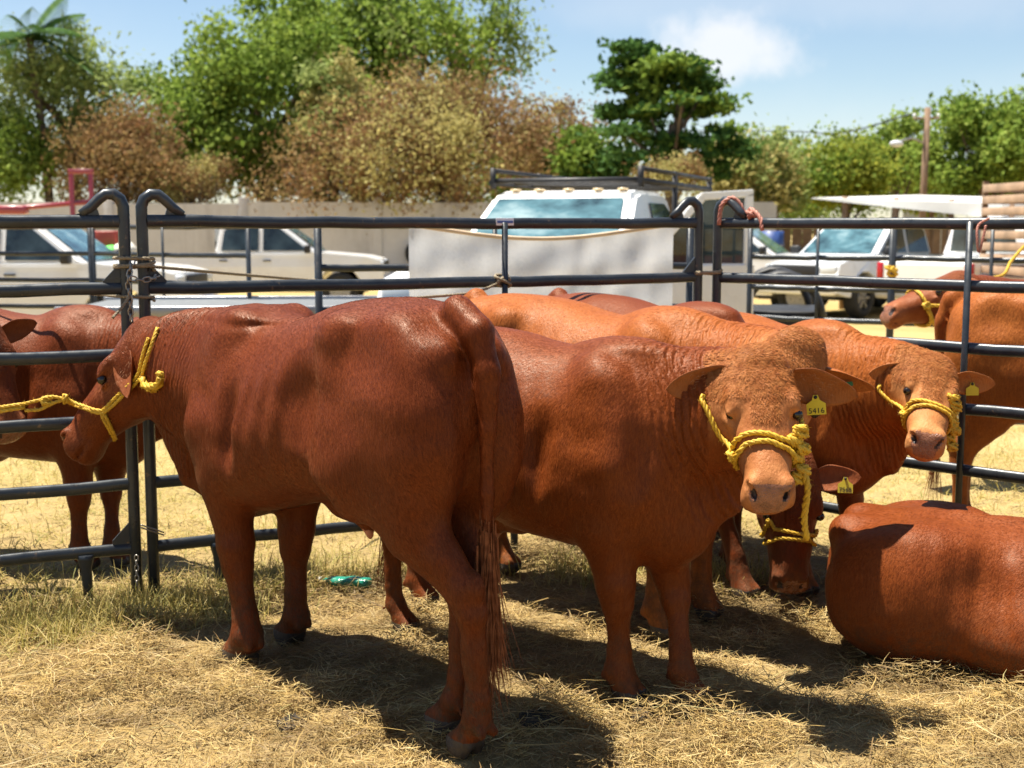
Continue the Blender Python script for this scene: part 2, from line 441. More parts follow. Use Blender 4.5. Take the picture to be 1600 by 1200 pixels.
def cow_field(P):
    """P: pose in unit-cow coordinates (x ahead, y left, z up, withers 1.36 m)"""
    F = Field(); T = [list(r) for r in TORSO]; fat = P.get('fat', 1.)
    for r in T:
        r[3] *= fat; r[2] += P.get('belly', 0) * math.exp(-((r[0] + .08) / .34) ** 2); r[1] += P.get('dz', 0) * np.clip((r[0] + .35) / .6, 0, 1)
    lying = P.get('lying', False)
    if lying:
        T = [(x, (zt - .62) * .66 - .02, max(-.05, (zb - .62) * .5 - .06), w * 1.2, .22, 2.2) for x, zt, zb, w, tp, n in T]
        F.loft(T, .05)
        for s in (1, -1):
            F.ell((-.56, s * .24, .26), (.24, .13, .22), .12); F.ell((-.40, s * .21, .40), (.09, .06, .06), .12); F.ell((-.22, s * .44, .36), (.10, .12, .10), .14, op='-')
            F.ell((.42, s * .2, .28), (.2, .1, .23), .1); F.ell((-.76, s * .10, .41), (.07, .06, .07), .08)
        F.cap((-.75, 0, .40), (-.38, 0, .470), .03, .03, .05); F.cap((-.38, 0, .470), (.4, 0, .440), .03, .03, .05)
        F.cap((-.45, .36, .1), (-.1, .42, .07), .09, .05, .05); F.cap((-.1, .42, .07), (-.42, .46, .05), .05, .04, .02)
        F.cap((.45, .25, .15), (.78, .22, .07), .09, .05, .05); F.cap((.78, .22, .07), (.55, .3, .05), .05, .04, .02)
    else:
        F.loft(T, .04)
        D = {'fl': (.47, .17), 'fr': (.47, -.17), 'hl': (-.70, .15), 'hr': (-.70, -.15)}
        ft = {k: np.array(P.get(k, D[k]), float) for k in D}
        th = P.get('thick', 1.)
        for s, hk, fk in ((1, 'hl', 'fl'), (-1, 'hr', 'fr')):
            d = ft[hk] - np.array(D[hk])
            j = lambda x, y, z, w: np.array([x + d[0] * w, s * y + d[1] * w, z])
            # hindquarter
            F.ell((-.60, s * .145, 1.02), (.235, .135 * fat, .34), .07)
            F.ell((-.70, s * .115, .96), (.145, .12, .28), .06)
            F.ell((-.37, s * .215 * fat, 1.30), (.075, .05, .05), .09)
            F.ell((-.775, s * .095, 1.235), (.055, .045, .06), .06)
            F.ell((-.43, s * .175, .88), (.12, .11, .20), .08)
            F.cap(j(-.52, .16, .92, .05), j(-.62, .155, .70, .35), (.11, .185), (.078, .125), .05)
            F.cap(j(-.62, .155, .70, .35), j(-.735, .148, .53, .75), (.074, .115), (.050 * th, .072), .035)
            F.cap(j(-.735, .148, .54, .75), j(-.742, .148, .46, .85), (.050 * th, .070), (.044 * th, .058), .03)
            F.ell(j(-.785, .148, .555, .75), (.030, .026, .045), .035)
            F.cap(j(-.742, .148, .46, .85), j(-.735, .15, .20, .97), (.042 * th, .052), (.034 * th, .042), .03)
            F.cap(j(-.735, .15, .20, .97), j(-.725, .15, .125, 1), (.035 * th, .042), (.044 * th, .050), .02)
            F.cap(j(-.725, .15, .125, 1), j(-.685, .15, .07, 1), (.044 * th, .047), (.046 * th, .047), .02)
            for t in (1, -1):
                F.cap(j(-.69, .15 + t * .023, .065, 1), j(-.655, .15 + t * .027, .024, 1), (.028, .050), (.029, .060), .008)
                F.ell(j(-.775, .15 + t * .024, .10, 1), (.016, .014, .02), .012)
            # forequarter
            d = ft[fk] - np.array(D[fk])
            F.ell((.45, s * .165 * fat, 1.03), (.155, .10, .29), .07, rot=Matrix.Rotation(R(-14), 3, 'Y'))
            F.ell((.53, s * .185 * fat, .92), (.10, .075, .13), .07)
            F.cap(j(.45, .185, .90, 0), j(.42, .178, .70, .15), (.105, .165), (.090 * th, .120), .06)
            F.cap(j(.42, .178, .70, .15), j(.455, .17, .46, .6), (.092 * th, .118), (.060 * th, .068), .035)
            F.cap(j(.455, .17, .46, .6), j(.462, .17, .385, .7), (.062 * th, .068), (.054 * th, .060), .03)
            F.cap(j(.462, .17, .385, .7), j(.462, .17, .20, .95), (.043 * th, .049), (.038 * th, .045), .03)
            F.cap(j(.462, .17, .20, .95), j(.462, .17, .12, 1), (.039 * th, .046), (.051 * th, .055), .02)
            F.cap(j(.462, .17, .12, 1), j(.495, .17, .07, 1), (.050 * th, .052), (.051 * th, .052), .02)
            for t in (1, -1):
                F.cap(j(.49, .17 + t * .024, .065, 1), j(.525, .17 + t * .028, .024, 1), (.028, .050), (.030, .060), .008)
                F.ell(j(.412, .17 + t * .024, .095, 1), (.016, .014, .02), .012)
        # hollow of the flank, groove behind the shoulder
        for s in (1, -1):
            F.cap((-.375, s * .235 * fat, 1.255), (-.375, s * .225, .84), (.045, .075), (.05, .085), .05)
            F.ell((-.225, s * .400 * fat, 1.08), (.105, .135, .19), .07, op='-')
            F.cap((.335, s * .135 * fat, 1.285), (.50, s * .215 * fat, .94), (.040, .060), (.055, .075), .05)
            F.ell((.215, s * .395 * fat, 1.02), (.055, .115, .28), .055, op='-')
            F.ell((.62, s * .30 * fat, 1.0), (.05, .11, .2), .07, op='-')
            F.ell((-.585, s * .36, 1.245), (.13, .10, .06), .12, op='-')
            F.ell((-.30, s * .40, .66), (.10, .16, .12), .1, op='-')
        F.ell((.56, 0, .68), (.19, .135, .17), .09)
        F.ell((.42, 0, 1.335 + P.get('dz', 0)), (.19, .085, P.get('hump', .05)), .09)
        if P.get('sheath', True):
            bz = P.get('belly', 0) * .9; F.cap((-.12, 0, .60 + bz), (-.24, 0, .575 + bz), .06, .045, .06); F.cap((-.245, 0, .57 + bz), (-.265, 0, .50 + bz), .034, .018, .03)
        tl = P.get('tail', [(-.74, 0, 1.365), (-.83, 0, 1.31), (-.872, 0, 1.20), (-.872, 0, 1.02), (-.87, 0, .82), (-.875, 0, .60)])
        tr = [.055, .052, .042, .034, .026, .019]
        for i in range(len(tl) - 1): F.cap(tl[i], tl[i + 1], tr[i], tr[i + 1], .035 if i == 0 else .014)
    # head
    po = np.array(P['poll'], float); X = nrm(np.array(P['muzzle']) - po); up = np.array(P.get('face', (0, 0, 1.)), float)
    Z = nrm(up - X * (up @ X)); Y = np.cross(Z, X); hs = P.get('hs', 1.05)
    hp = lambda x, y, z: po + hs * (x * X + y * Y + z * Z)
    Rm = np.stack([X, Y, Z], 1)
    # neck
    n0 = np.array(P.get('n0', (.42, 0, 1.03 if not lying else .36)), float); n2 = hp(.045, 0, -.135)
    n1 = np.array(P.get('n1', n0 * .45 + n2 * .55 + np.array([.06, 0, .02])), float)
    K = 9; tt = np.linspace(0, 1, K); pts = [(1-t)**2 * n0 + 2*t*(1-t) * n1 + t*t * n2 for t in tt]
    nk = P.get('neck', 1.)
    rv = np.interp(tt, [0, .35, .7, 1], [.30, .245, .19, .145]) * nk * P.get('neckv', 1.); rl = np.interp(tt, [0, .35, .7, 1], [.20, .16, .13, .112]) * nk
    for i in range(K - 1):
        tg = nrm(pts[i + 1] - pts[i]); lat = np.cross((0, 0, 1), tg)
        if np.linalg.norm(lat) < .25: lat = Y
        lat = nrm(nrm(lat) * (1 - tt[i]) + Y * tt[i] * (1 if Y @ lat > 0 else -1))
        F.cap(pts[i], pts[i + 1], (rl[i], rv[i]), (rl[i + 1], rv[i + 1]), .05, lat=lat)
    # dewlap: a thin fold from throat to brisket
    if not lying:
        dw = P.get('dew', 1.); br = np.array((.62, 0, .70)); thr = hp(.14, 0, -.25)
        mid = (br + thr) / 2 + np.array([-.02, 0, -.05]); dv = np.cross(nrm(thr - br), (0, 0, 1.)); dv = nrm(dv) if np.linalg.norm(dv) > .2 else np.array([0, 1., 0])
        F.cap(br, mid, (.06, .13 * dw), (.040, .12 * dw), .07, lat=dv); F.cap(mid, thr, (.040, .12 * dw), (.05, .06 * dw), .06, lat=dv)
    F.loft([list(r) for r in np.array(HEAD) * np.array([hs, hs, hs, hs, 1, 1])], .05, (po, X, Y, Z), .62 * hs)
    e = lambda c, r, k=.03, op='+', ang=0.: F.ell(hp(*c), np.array(r) * hs, k * hs, rot=Rm @ np.array(Matrix.Rotation(ang, 3, 'X')), op=op)
    e((-.055, 0, -.045), (.055, .085, .05), .05)
    for s in (1, -1):
        e((.140, s * .108, -.030), (.050, .026, .024), .03); e((.15, s * .088, -.20), (.10, .035, .07), .05)
        e((.30, s * .075, -.10), (.09, .022, .05), .05)
        e((.188, s * .150, -.050), (.024, .024, .017), .012, '-')
        e((.174, s * .128, -.036), (.026, .014, .008), .012); e((.198, s * .128, -.074), (.026, .013, .008), .012)
        e((.478, s * .060, -.045), (.032, .030, .030), .025)
        e((.510, s * .060, -.056), (.022, .0115, .029), .005, '-', -s * R(32)); e((.494, s * .080, -.046), (.026, .020, .010), .006, '-')
        e((.54, s * .03, -.138), (.07, .09, .004), .008, '-')
        e((.46, s * .092, -.135), (.07, .016, .004), .010, '-')
    e((.50, 0, -.158), (.045, .055, .026), .03)
    e((.535, 0, -.07), (.018, .003, .02), .010, '-')
    F.warp(lambda Q: .0055 * vnoise(Q * 6.0, 3, 2) + .0018 * vnoise(Q * 19, 5, 2), (-2, -2, -1), (3, 3, 3))
    rb = lambda Q: .004 * np.sin(Q[:, 0] * 62 + Q[:, 2] * 10) * np.exp(-((Q[:, 0] - .02) / .2) ** 2 - ((Q[:, 2] - (1.0 if not lying else .3)) / .2) ** 2)
    F.warp(rb, (-.5, -.6, .2), (.6, .6, 1.4))
    info = dict(hp=hp, X=X, Y=Y, Z=Z, hs=hs, po=po, pts=np.array(pts), rv=rv, tail=None if lying else (tl, tr))
    return F, info

def ear_mesh(base, ax, face, L, W, cup=.35, curl=0.):
    """leaf-shaped cupped ear with real thickness; ax: base to tip, face: the way the inside looks"""
    ax = nrm(ax); face = nrm(np.array(face) - ax * (np.array(face) @ ax)); sd = np.cross(ax, face); nu, nv = 15, 11; V = []; inn = []
    us = np.linspace(0, 1, nu); vs = np.linspace(-1, 1, nv)
    for layer in (0, 1):
        for u in us:
            w = W * (max(0, math.sin(math.pi * min(1, .13 + .87 * u) ** .80)) ** .62) * (1.0 if u < .98 else .6)
            for v in vs:
                th = .0065 * (1 - v * v) * (1 - .5 * u) + .0018
                dz = cup * w * (v * v - .55) * (1.25 - .8 * u) - curl * u * u * L
                p = base + ax * (u * L) + sd * (v * w * (1 - .12 * math.sin(u * 9 + v * 4) * .3)) + face * (dz + (th if layer == 0 else -th))
                V.append(p); inn.append(1. - layer)
    Fs = []; o = nu * nv
    for i in range(nu - 1):
        for j in range(nv - 1):
            a = i * nv + j; Fs.append((a, a + nv, a + nv + 1, a + 1)); Fs.append((o + a, o + a + 1, o + a + nv + 1, o + a + nv))
    for i in range(nu - 1):
        a = i * nv; Fs.append((a, o + a, o + a + nv, a + nv)); a = i * nv + nv - 1; Fs.append((a, a + nv, o + a + nv, o + a))
    for j in range(nv - 1):
        a = (nu - 1) * nv + j; Fs.append((a, o + a, o + a + 1, a + 1))
    return np.array(V), np.array(Fs), np.array(inn)

def ribbons(roots, dirs, nor, lens, wid, seg=3, curl=0., droop=0., seed=1, jit=.12):
    """tapered hair strands as thin ribbons"""
    rs = np.random.RandomState(seed); n = len(roots); V = np.zeros((n, seg + 1, 2, 3)); p = roots.copy(); d = dirs.copy()
    sd = np.cross(d, nor); sd /= np.linalg.norm(sd, axis=1)[:, None] + 1e-9; ph = rs.uniform(-1, 1, (n, 1))
    for i in range(seg + 1):
        w = (wid * (1 - (i / seg) ** 2 * .85))[:, None] if not np.isscalar(wid) else wid * (1 - (i / seg) ** 2 * .85)
        V[:, i, 0] = p - sd * w; V[:, i, 1] = p + sd * w
        p = p + d * (lens / seg)[:, None]
        d = d + sd * ph * curl + rs.normal(0, jit + .1 * curl, (n, 3)); d[:, 2] -= droop; d /= np.linalg.norm(d, axis=1)[:, None]
    base = np.arange(n)[:, None] * (seg + 1) * 2; Q = []
    for i in range(seg): Q.append(np.concatenate([base + 2*i, base + 2*i + 1, base + 2*i + 3, base + 2*i + 2], 1))
    return V.reshape(-1, 3), np.concatenate(Q)

# ---- coat
def coat(name, base, warm, tanc):
    M = Mat(name, base, .48, 0, .25); M.b.inputs['Specular Tint'].default_value = (1, .68, .50, 1)
    big = M.noise(2.6, 4, .6); fine = M.noise(70, 4, .65, stretch=(1, 1, .28)); hair = M.noise(330, 2, .6, stretch=(.5, .5, .10))
    col = M.mix(M.rng(big, .3, .72), base, warm)
    col = M.mix(M.rng(fine, .35, .75, 0, .30), col, tuple(c * .66 for c in base))
    col = M.mix(M.rng(hair, .35, .7, 0, .38), col, tuple(min(1, c * 1.5) for c in warm))
    msk = M.n('ShaderNodeSeparateColor'); M.l(M.attr('mask', 'Color'), msk.inputs[0])
    tan = M.math('MULTIPLY', msk.outputs[0], M.rng(M.noise(24, 4), .3, .6, .55, 1.), clamp=True)
    col = M.mix(tan, col, tanc)
    # dung and mud dried on the lower legs, thickened to paint in the legs' shade
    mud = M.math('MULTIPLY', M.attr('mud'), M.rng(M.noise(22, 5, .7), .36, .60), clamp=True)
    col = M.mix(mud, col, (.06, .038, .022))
    M.set('Base Color', col)
    M.set('Roughness', M.math('ADD', M.rng(fine, .3, .7, .42, .57), M.math('MULTIPLY', mud, .35)))
    M.b.inputs['Sheen Weight'].default_value = .05; M.b.inputs['Sheen Roughness'].default_value = .35
    M.b.inputs['Sheen Tint'].default_value = (1, .45, .22, 1)
    # relief: short hair, loose skin in ridges along the neck, curls on the face
    b1 = M.bump(hair, .55, .004); b2 = M.bump(fine, .40, .008, b1)
    wv = M.math('SINE', M.math('MULTIPLY_ADD', M.attr('neckt'), 300., M.math('MULTIPLY', M.noise(9, 3), 15.)))
    wv = M.math('MULTIPLY', wv, M.math('MULTIPLY', msk.outputs[1], M.rng(M.noise(7, 2), .35, .6)))
    b3 = M.bump(wv, .5, .006, b2)
    crl = M.noise(46, 3, .6, dist=2.2); b4 = M.bump(M.math('MULTIPLY', crl, msk.outputs[2]), .8, .016, b3)
    M.set('Normal', b4); return M.m
TAN = (.43, .17, .060)
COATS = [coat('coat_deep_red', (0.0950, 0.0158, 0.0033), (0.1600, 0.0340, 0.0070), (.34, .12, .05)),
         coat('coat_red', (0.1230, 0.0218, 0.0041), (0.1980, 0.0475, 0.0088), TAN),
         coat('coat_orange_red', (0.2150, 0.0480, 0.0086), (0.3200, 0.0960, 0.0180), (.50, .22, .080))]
M_HOOF = simple('hoof_horn', (.045, .034, .026), .55, var=.4, scale=25, bump=.3, bscale=80)
M_EYE = Mat('eye_dark', (.012, .007, .005), .06, 0, .6).m
M_NOSE = simple('nose_skin', (.27, .110, .058), .28, var=.3, scale=40, bump=.5, bscale=180)
M_NOSTRIL = simple('nostril_skin', (.035, .016, .012), .5, var=.3)
M_PINK = simple('bare_pink_skin', (.42, .17, .11), .5, var=.2, scale=20)
def hair_mat(name, c0, c1):
    M = Mat(name, c0, .55, 0, .14); M.b.inputs['Specular Tint'].default_value = (1, .7, .5, 1); M.set('Base Color', M.ramp(M.noise(35, 3), [(.3, c0), (.7, c1)])); return M.m
def hairs_for(c, k0, k1):
    M = Mat('hair_' + c, (.1, .03, .01), .42, 0, .25); M.b.inputs['Specular Tint'].default_value = (1, .68, .50, 1); g = M.n('ShaderNodeNewGeometry'); M.set('Base Color', M.ramp(g.outputs['Random Per Island'], [(0, k0), (.6, tuple((a + b) / 2 for a, b in zip(k0, k1))), (1, k1)])); return M.m
HAIRS = {'coat_deep_red': hairs_for('deep', (.082, .0138, .0029), (.155, .0335, .0070)), 'coat_red': hairs_for('red', (.110, .0198, .0037), (.195, .0470, .0088)), 'coat_orange_red': hairs_for('orange', (.20, .046, .0083), (.32, .095, .0180))}
M_SWITCH = hair_mat('tail_hair', (.13, .038, .016), (.32, .12, .05))
M_CURL = hair_mat('poll_hair', (.27, .080, .022), (.40, .150, .045))
M_INNER = hair_mat('ear_fluff', (.26, .12, .06), (.42, .24, .14))

COWS = {}
def make_cow(key, label, org, fwd, s, h, mat, group=None, **P):
    """org: ground point below mid-torso, fwd: the way the body points, s: scale; poses given as world points"""
    yaw = math.atan2(fwd[1], fwd[0]); Rw = rotz(yaw); org = np.array([org[0], org[1], 0.])
    loc = lambda p: (Rw.T @ (np.asarray(p, float) - org)) / s
    Q = dict(P)
    for k in ('poll', 'muzzle', 'n1w'):
        if k in P: Q[k] = loc(P[k])
    if 'n1w' in Q: Q['n1'] = Q['n1w']
    if 'face' in P: Q['face'] = Rw.T @ np.asarray(P['face'], float)
    for k in ('fl', 'fr', 'hl', 'hr'):
        if k in P: Q[k] = loc(P[k])[:2] - np.array([.045, 0])
    F, I = cow_field(Q); V, Fq = surface(F, h / s, 2)
    V[:, 2] = np.maximum(V[:, 2], .0)
    hp, hs = I['hp'], I['hs']; nV = len(V)
    H = (V - I['po']) @ np.stack([I['X'], I['Y'], I['Z']], 1) / hs           # head coordinates
    inh = (H[:, 0] > -.12) & (H[:, 0] < .6) & (np.abs(H[:, 1]) < .2) & (H[:, 2] > -.32) & (H[:, 2] < .1)
    ss = lambda x, a, b: np.clip((x - a) / (b - a), 0, 1) ** 2 * (3 - 2 * np.clip((x - a) / (b - a), 0, 1))
    muz = inh * ss(H[:, 0], .36, .48) * P.get('tan', .6)
    eye = inh * np.exp(-(((H[:, 0] - .19) / .06) ** 2 + ((H[:, 2] + .07) / .05) ** 2)) * (np.abs(H[:, 1]) > .08) * .6
    tan = np.clip(muz + eye + inh * P.get('facetan', .25) * ss(H[:, 2], -.2, -.03), 0, 1)
    dn = np.linalg.norm(V[:, None] - I['pts'][None], axis=2); ni = dn.argmin(1); K = len(I['pts'])
    arc = np.concatenate([[0], np.cumsum(np.linalg.norm(np.diff(I['pts'], axis=0), axis=1))])
    bd = np.full(nV, 9.); nt = np.zeros(nV)
    for i in range(K - 1):
        a_, b_ = I['pts'][i], I['pts'][i + 1]; L_ = arc[i + 1] - arc[i]; u = np.clip(((V - a_) @ (b_ - a_)) / L_ ** 2, 0 if i else -1, 1); q_ = np.linalg.norm(V - a_ - u[:, None] * (b_ - a_), axis=1); m_ = q_ < bd; bd[m_] = q_[m_]; nt[m_] = arc[i] + u[m_] * L_
    neckw = ss(nt, .22 * arc[-1], .50 * arc[-1]) * (1 - ss(nt, .88 * arc[-1], 1.0 * arc[-1])) * (1 - inh * ss(H[:, 0], -.02, .06) * (H[:, 2] > -.3)) * (dn.min(1) < .42) * (V[:, 0] > .25)
    fn_ = np.cross(V[Fq[:, 2]] - V[Fq[:, 0]], V[Fq[:, 3]] - V[Fq[:, 1]]); vn = np.stack([np.bincount(Fq.ravel(), np.repeat(fn_[:, i], 4), nV) for i in range(3)], 1); vn /= np.linalg.norm(vn, axis=1)[:, None] + 1e-12
    wl = P.get('fold', .030); ph = 2.2 * vnoise(V * 3.2, 61, 2) + .9 * vnoise(V * 11, 62, 1)
    wr = np.sin(nt * 6.283 / wl + ph * 2.2); wr = np.where(wr > 0, wr, wr * 1.6); V = V + vn * (P.get('folda', .0030) * neckw * wr * np.clip(.55 + .9 * vnoise(V * 4.5, 63, 2), 0, 1.2))[:, None]
    if P.get('lying'):
        q_ = (V[:, 0] > -.6) & (V[:, 0] < .6); V = V + vn * (.0035 * q_ * np.sin(V[:, 0] * 6.283 / .085 + 2.5 * vnoise(V * 3, 71, 2)) * np.clip(.3 + vnoise(V * 3.5, 72, 2), 0, 1))[:, None]
    crl = inh * np.maximum(ss(-H[:, 0], -.17, -.08), ss(-H[:, 0], -.27, -.19) * (np.abs(H[:, 1]) < .05)) * ss(H[:, 2], -.10, -.03)
    mud = (1 - ss(V[:, 2], .04, .30)) * .8 if P.get('lying') else np.maximum((1 - ss(V[:, 2], .12, .55)) * P.get('mud', .6), .22 * (1 - ss(V[:, 2], .55, 1.05)))  # dried mud, thickened to paint in the legs' shade
    mi = np.zeros(len(Fq), int); zc = V[Fq].mean(1)
    if not P.get('lying'): mi[zc[:, 2] < .058] = 1
    hc = H[Fq].mean(1); nose = inh[Fq[:, 0]] & (hc[:, 0] > .484 + 1.2 * hc[:, 1] ** 2) & (hc[:, 2] > -.128) & (np.abs(hc[:, 1]) < .066 + .4 * (hc[:, 2] + .08)); mi[nose] = 2
    nq = ((hc - np.array([.510, 0, -.056])) / np.array([.024, 1, .031])); nq[:, 1] = (np.abs(hc[:, 1]) - .060 - .55 * (hc[:, 2] + .056)) / .0140; mi[inh[Fq[:, 0]] & ((nq ** 2).sum(1) < 1)] = 4
    if P.get('sheath', True) and not P.get('lying'):
        mi[(zc[:, 2] < .525 + P.get('belly', 0) * .9) & (zc[:, 2] > .4) & (np.abs(zc[:, 1]) < .06) & (np.abs(zc[:, 0] + .26) < .08)] = 3
    # ears
    parts_V, parts_F, parts_I = [V], [Fq], [np.zeros(nV)]; off = nV; ears = {}
    for sd, kk in ((1, 'earl'), (-1, 'earr')):
        e = P.get(kk, {}); ax = e.get('ax', (-.10, 1.0, -.05)); fc = e.get('face', (.55, 0, .6))
        bx = lambda v: (I['X'] * v[0] + I['Y'] * sd * v[1] + I['Z'] * v[2])
        if 'axw' in e: axv = Rw.T @ nrm(e['axw'])
        else: axv = bx(ax)
        fcv = Rw.T @ nrm(e['facew']) if 'facew' in e else bx(fc)
        b0 = hp(*(np.array(e.get('base', (.02, .112, -.085))) * np.array([1, sd, 1]))); L = e.get('L', .215) * hs; W = e.get('W', .062) * hs
        ev, ef, ei = ear_mesh(b0, axv, fcv, L, W, e.get('cup', .42), e.get('curl', .06)); parts_V.append(ev); parts_F.append(ef + off); parts_I.append(ei); off += len(ev)
        ears[kk] = (b0, nrm(axv), nrm(fcv - nrm(axv) * (fcv @ nrm(axv))), L, W)
    V2 = np.concatenate(parts_V); F2 = np.concatenate(parts_F); inner = np.concatenate(parts_I); ex = len(V2) - nV
    z0 = np.zeros(ex); me = np_mesh('bull', V2 * s, F2, [mat, M_HOOF, M_NOSE, M_PINK, M_NOSTRIL], True, np.concatenate([mi, np.zeros(len(F2) - len(Fq), int)]))
    ca = me.color_attributes.new('mask', 'FLOAT_COLOR', 'POINT')
    msk = np.stack([np.concatenate([tan, inner[nV:] * .45]), np.concatenate([neckw, z0]), np.concatenate([crl, z0]), np.ones(len(V2))], 1)
    ca.data.foreach_set('color', msk.astype(np.float32).ravel())
    for nm, ar in (('neckt', np.concatenate([nt * s, z0])), ('mud', np.concatenate([mud, z0]))):  # 'mud' carries dried mud and the painted leg shade
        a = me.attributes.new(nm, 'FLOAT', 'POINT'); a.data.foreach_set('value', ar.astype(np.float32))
    o = bpy.data.objects.new('bull', me); COL.objects.link(o); o.location = org; o.rotation_euler = (0, 0, yaw)
    tag(o, label, 'bull', group)
    for sd in (1, -1):
        MB().sphere(hp(.187, sd * .1205, -.052) * s, .0205 * hs * s, 14, 10).build('eye', M_EYE, o)
    # curls on poll and forehead
    nc = P.get('curls', 0)
    if nc:
        rs = np.random.RandomState(len(COWS) + 3); cand = np.nonzero(crl > .3)[0]; pk = rs.choice(cand, nc); rp = V[pk]
        nr = F.grad(rp); hh = H[pk]
        flow = -I['Z'] * .0 + I['X'] * np.clip(.2 + hh[:, :1] * 4, -1, 1.) + I['Y'] * (hh[:, 1:2] * 5 + rs.normal(0, .7, (nc, 1)))
        flow -= nr * (flow * nr).sum(1)[:, None]; flow /= np.linalg.norm(flow, axis=1)[:, None] + 1e-9
        dr = flow + nr * rs.uniform(.05, .28, (nc, 1)); dr /= np.linalg.norm(dr, axis=1)[:, None]
        cv, cf = ribbons(rp * s, dr, nr, rs.uniform(.010, .024, nc), rs.uniform(.0007, .0013, nc), 4, .55, .03, 7)
        ch = bpy.data.objects.new('forelock', np_mesh('forelock', cv, cf, [P.get('curlmat', M_CURL)])); link(ch, o); ch['kind'] = 'stuff'
    # short coat hair: one sliver each, lying back and down
    nh = P.get('hairs', 0)
    if nh:
        rs = np.random.RandomState(17); A4 = V[Fq]; ar = np.linalg.norm(np.cross(A4[:, 2] - A4[:, 0], A4[:, 3] - A4[:, 1]), axis=1); ok = (zc[:, 2] > .10) & (mi == 0) & ~(inh[Fq[:, 0]] & (hc[:, 0] > -.03) & bool(nc)) if not P.get('lying') else (zc[:, 2] > .03); ar = ar * ok
        f = rs.choice(len(Fq), nh, p=ar / ar.sum()); w4 = rs.dirichlet((1, 1, 1, 1), nh); rp = (A4[f] * w4[:, :, None]).sum(1); nr = np.cross(A4[f, 2] - A4[f, 0], A4[f, 3] - A4[f, 1]); nr /= np.linalg.norm(nr, axis=1)[:, None] + 1e-9
        fl = np.tile(np.array([-.55, 0, -.75]), (nh, 1)); hd = inh[Fq[f, 0]] & (H[Fq[f, 0], 0] > -.02); fl[hd] = I['X'] * .8; fl += .35 * np.stack([vnoise(rp * 4, 51, 2), vnoise(rp * 4, 52, 2), vnoise(rp * 4, 53, 2)], 1) + rs.normal(0, .16, (nh, 3))
        fl -= nr * (fl * nr).sum(1)[:, None]; fl /= np.linalg.norm(fl, axis=1)[:, None] + 1e-9; sdv = np.cross(nr, fl); Lh = rs.uniform(.008, .017, nh)[:, None]; wh = rs.uniform(.0006, .0011, nh)[:, None]
        rp = rp * s; T3 = np.stack([rp - sdv * wh, rp + sdv * wh, rp + fl * Lh + nr * Lh * rs.uniform(.04, .15, (nh, 1))], 1).reshape(-1, 3)
        ch = bpy.data.objects.new('coat_hair', np_mesh('coat_hair', T3, np.arange(nh * 3).reshape(-1, 3), [HAIRS[mat.name]], False)); link(ch, o); ch['kind'] = 'stuff'
    # fluff along the inside of the ears
    if P.get('fluff', 0):
        rs = np.random.RandomState(5); rp = []; dr = []; nr = []
        for b0, axv, fcv, L, W in ears.values():
            sdv = np.cross(axv, fcv)
            for _ in range(P['fluff']):
                u = rs.uniform(.08, .62); v = rs.uniform(-.9, .9); rp.append(b0 + axv * u * L + sdv * v * W * .8 + fcv * .004); dr.append(nrm(axv * .8 + sdv * rs.normal(0, .5) + fcv * .35)); nr.append(fcv)
        rp, dr, nr = map(np.array, (rp, dr, nr)); cv, cf = ribbons(rp * s, dr, nr, rs.uniform(.008, .022, len(rp)), .0005, 3, .15, .05, 9)
        ch = bpy.data.objects.new('ear_hair', np_mesh('ear_hair', cv, cf, [M_INNER])); link(ch, o); ch['kind'] = 'stuff'
    # switch of the tail
    if I['tail'] and P.get('switch', 260):
        tl, tr = I['tail']; n = P.get('switch', 260); rs = np.random.RandomState(11); e0 = np.array(tl[-2]); e1 = np.array(tl[-1]); t = rs.uniform(.35, 1, n)
        rp = e0 + (e1 - e0) * t[:, None] + rs.normal(0, .011, (n, 3)); dr = nrm(e1 - e0)[None] + rs.normal(0, .028, (n, 3)) * np.array([1, 1.2, .3]); dr /= np.linalg.norm(dr, axis=1)[:, None]
        nr = np.tile(np.array([-1., 0, 0]), (n, 1)) + rs.normal(0, .5, (n, 3)); L = rs.uniform(.28, .56, n) * P.get('switchlen', 1.)
        cv, cf = ribbons(rp * s, dr, nr, L * s, rs.uniform(.0016, .0034, n), 8, .012, .06, 13, .045); cv[:, 2] = np.maximum(cv[:, 2], .02)
        ch = bpy.data.objects.new('tail_switch', np_mesh('tail_switch', cv, cf, [M_SWITCH])); link(ch, o); ch['kind'] = 'stuff'
    W_ = lambda p: (Rw @ (np.asarray(p, float) * s).T).T + org
    lm = lambda P_: ((P_ - org) @ Rw) / s
    COWS[key] = dict(loc_many=lm, o=o, F=F, I=I, s=s, W=W_, loc=loc, ears=ears, Rw=Rw)
    return COWS[key]

def hit(key, pxs, off=.006):
    """points on an animal's skin seen at pixels of the photograph"""
    c = COWS[key]; out = []; t = np.linspace(2.5, 9, 520)
    for px, py in pxs:
        d = ray(px, py); P = np.array([0, 0, CAM_H]) + d[None] * t[:, None]; v = c['F'](c['loc_many'](P)) * c['s']; k = np.nonzero(v < off)[0]
        if len(k) == 0: k = [int(np.argmin(v))]
        i = k[0]
        if i > 0 and v[i] < off: f = (v[i - 1] - off) / (v[i - 1] - v[i] + 1e-9); out.append(P[i - 1] + (P[i] - P[i - 1]) * f)
        else: out.append(P[i])
    return np.array(out)
# ---- the herd (places read off the photograph)
def feet_frame(front, hind):
    f = nrm((front - hind)[:2]); return f
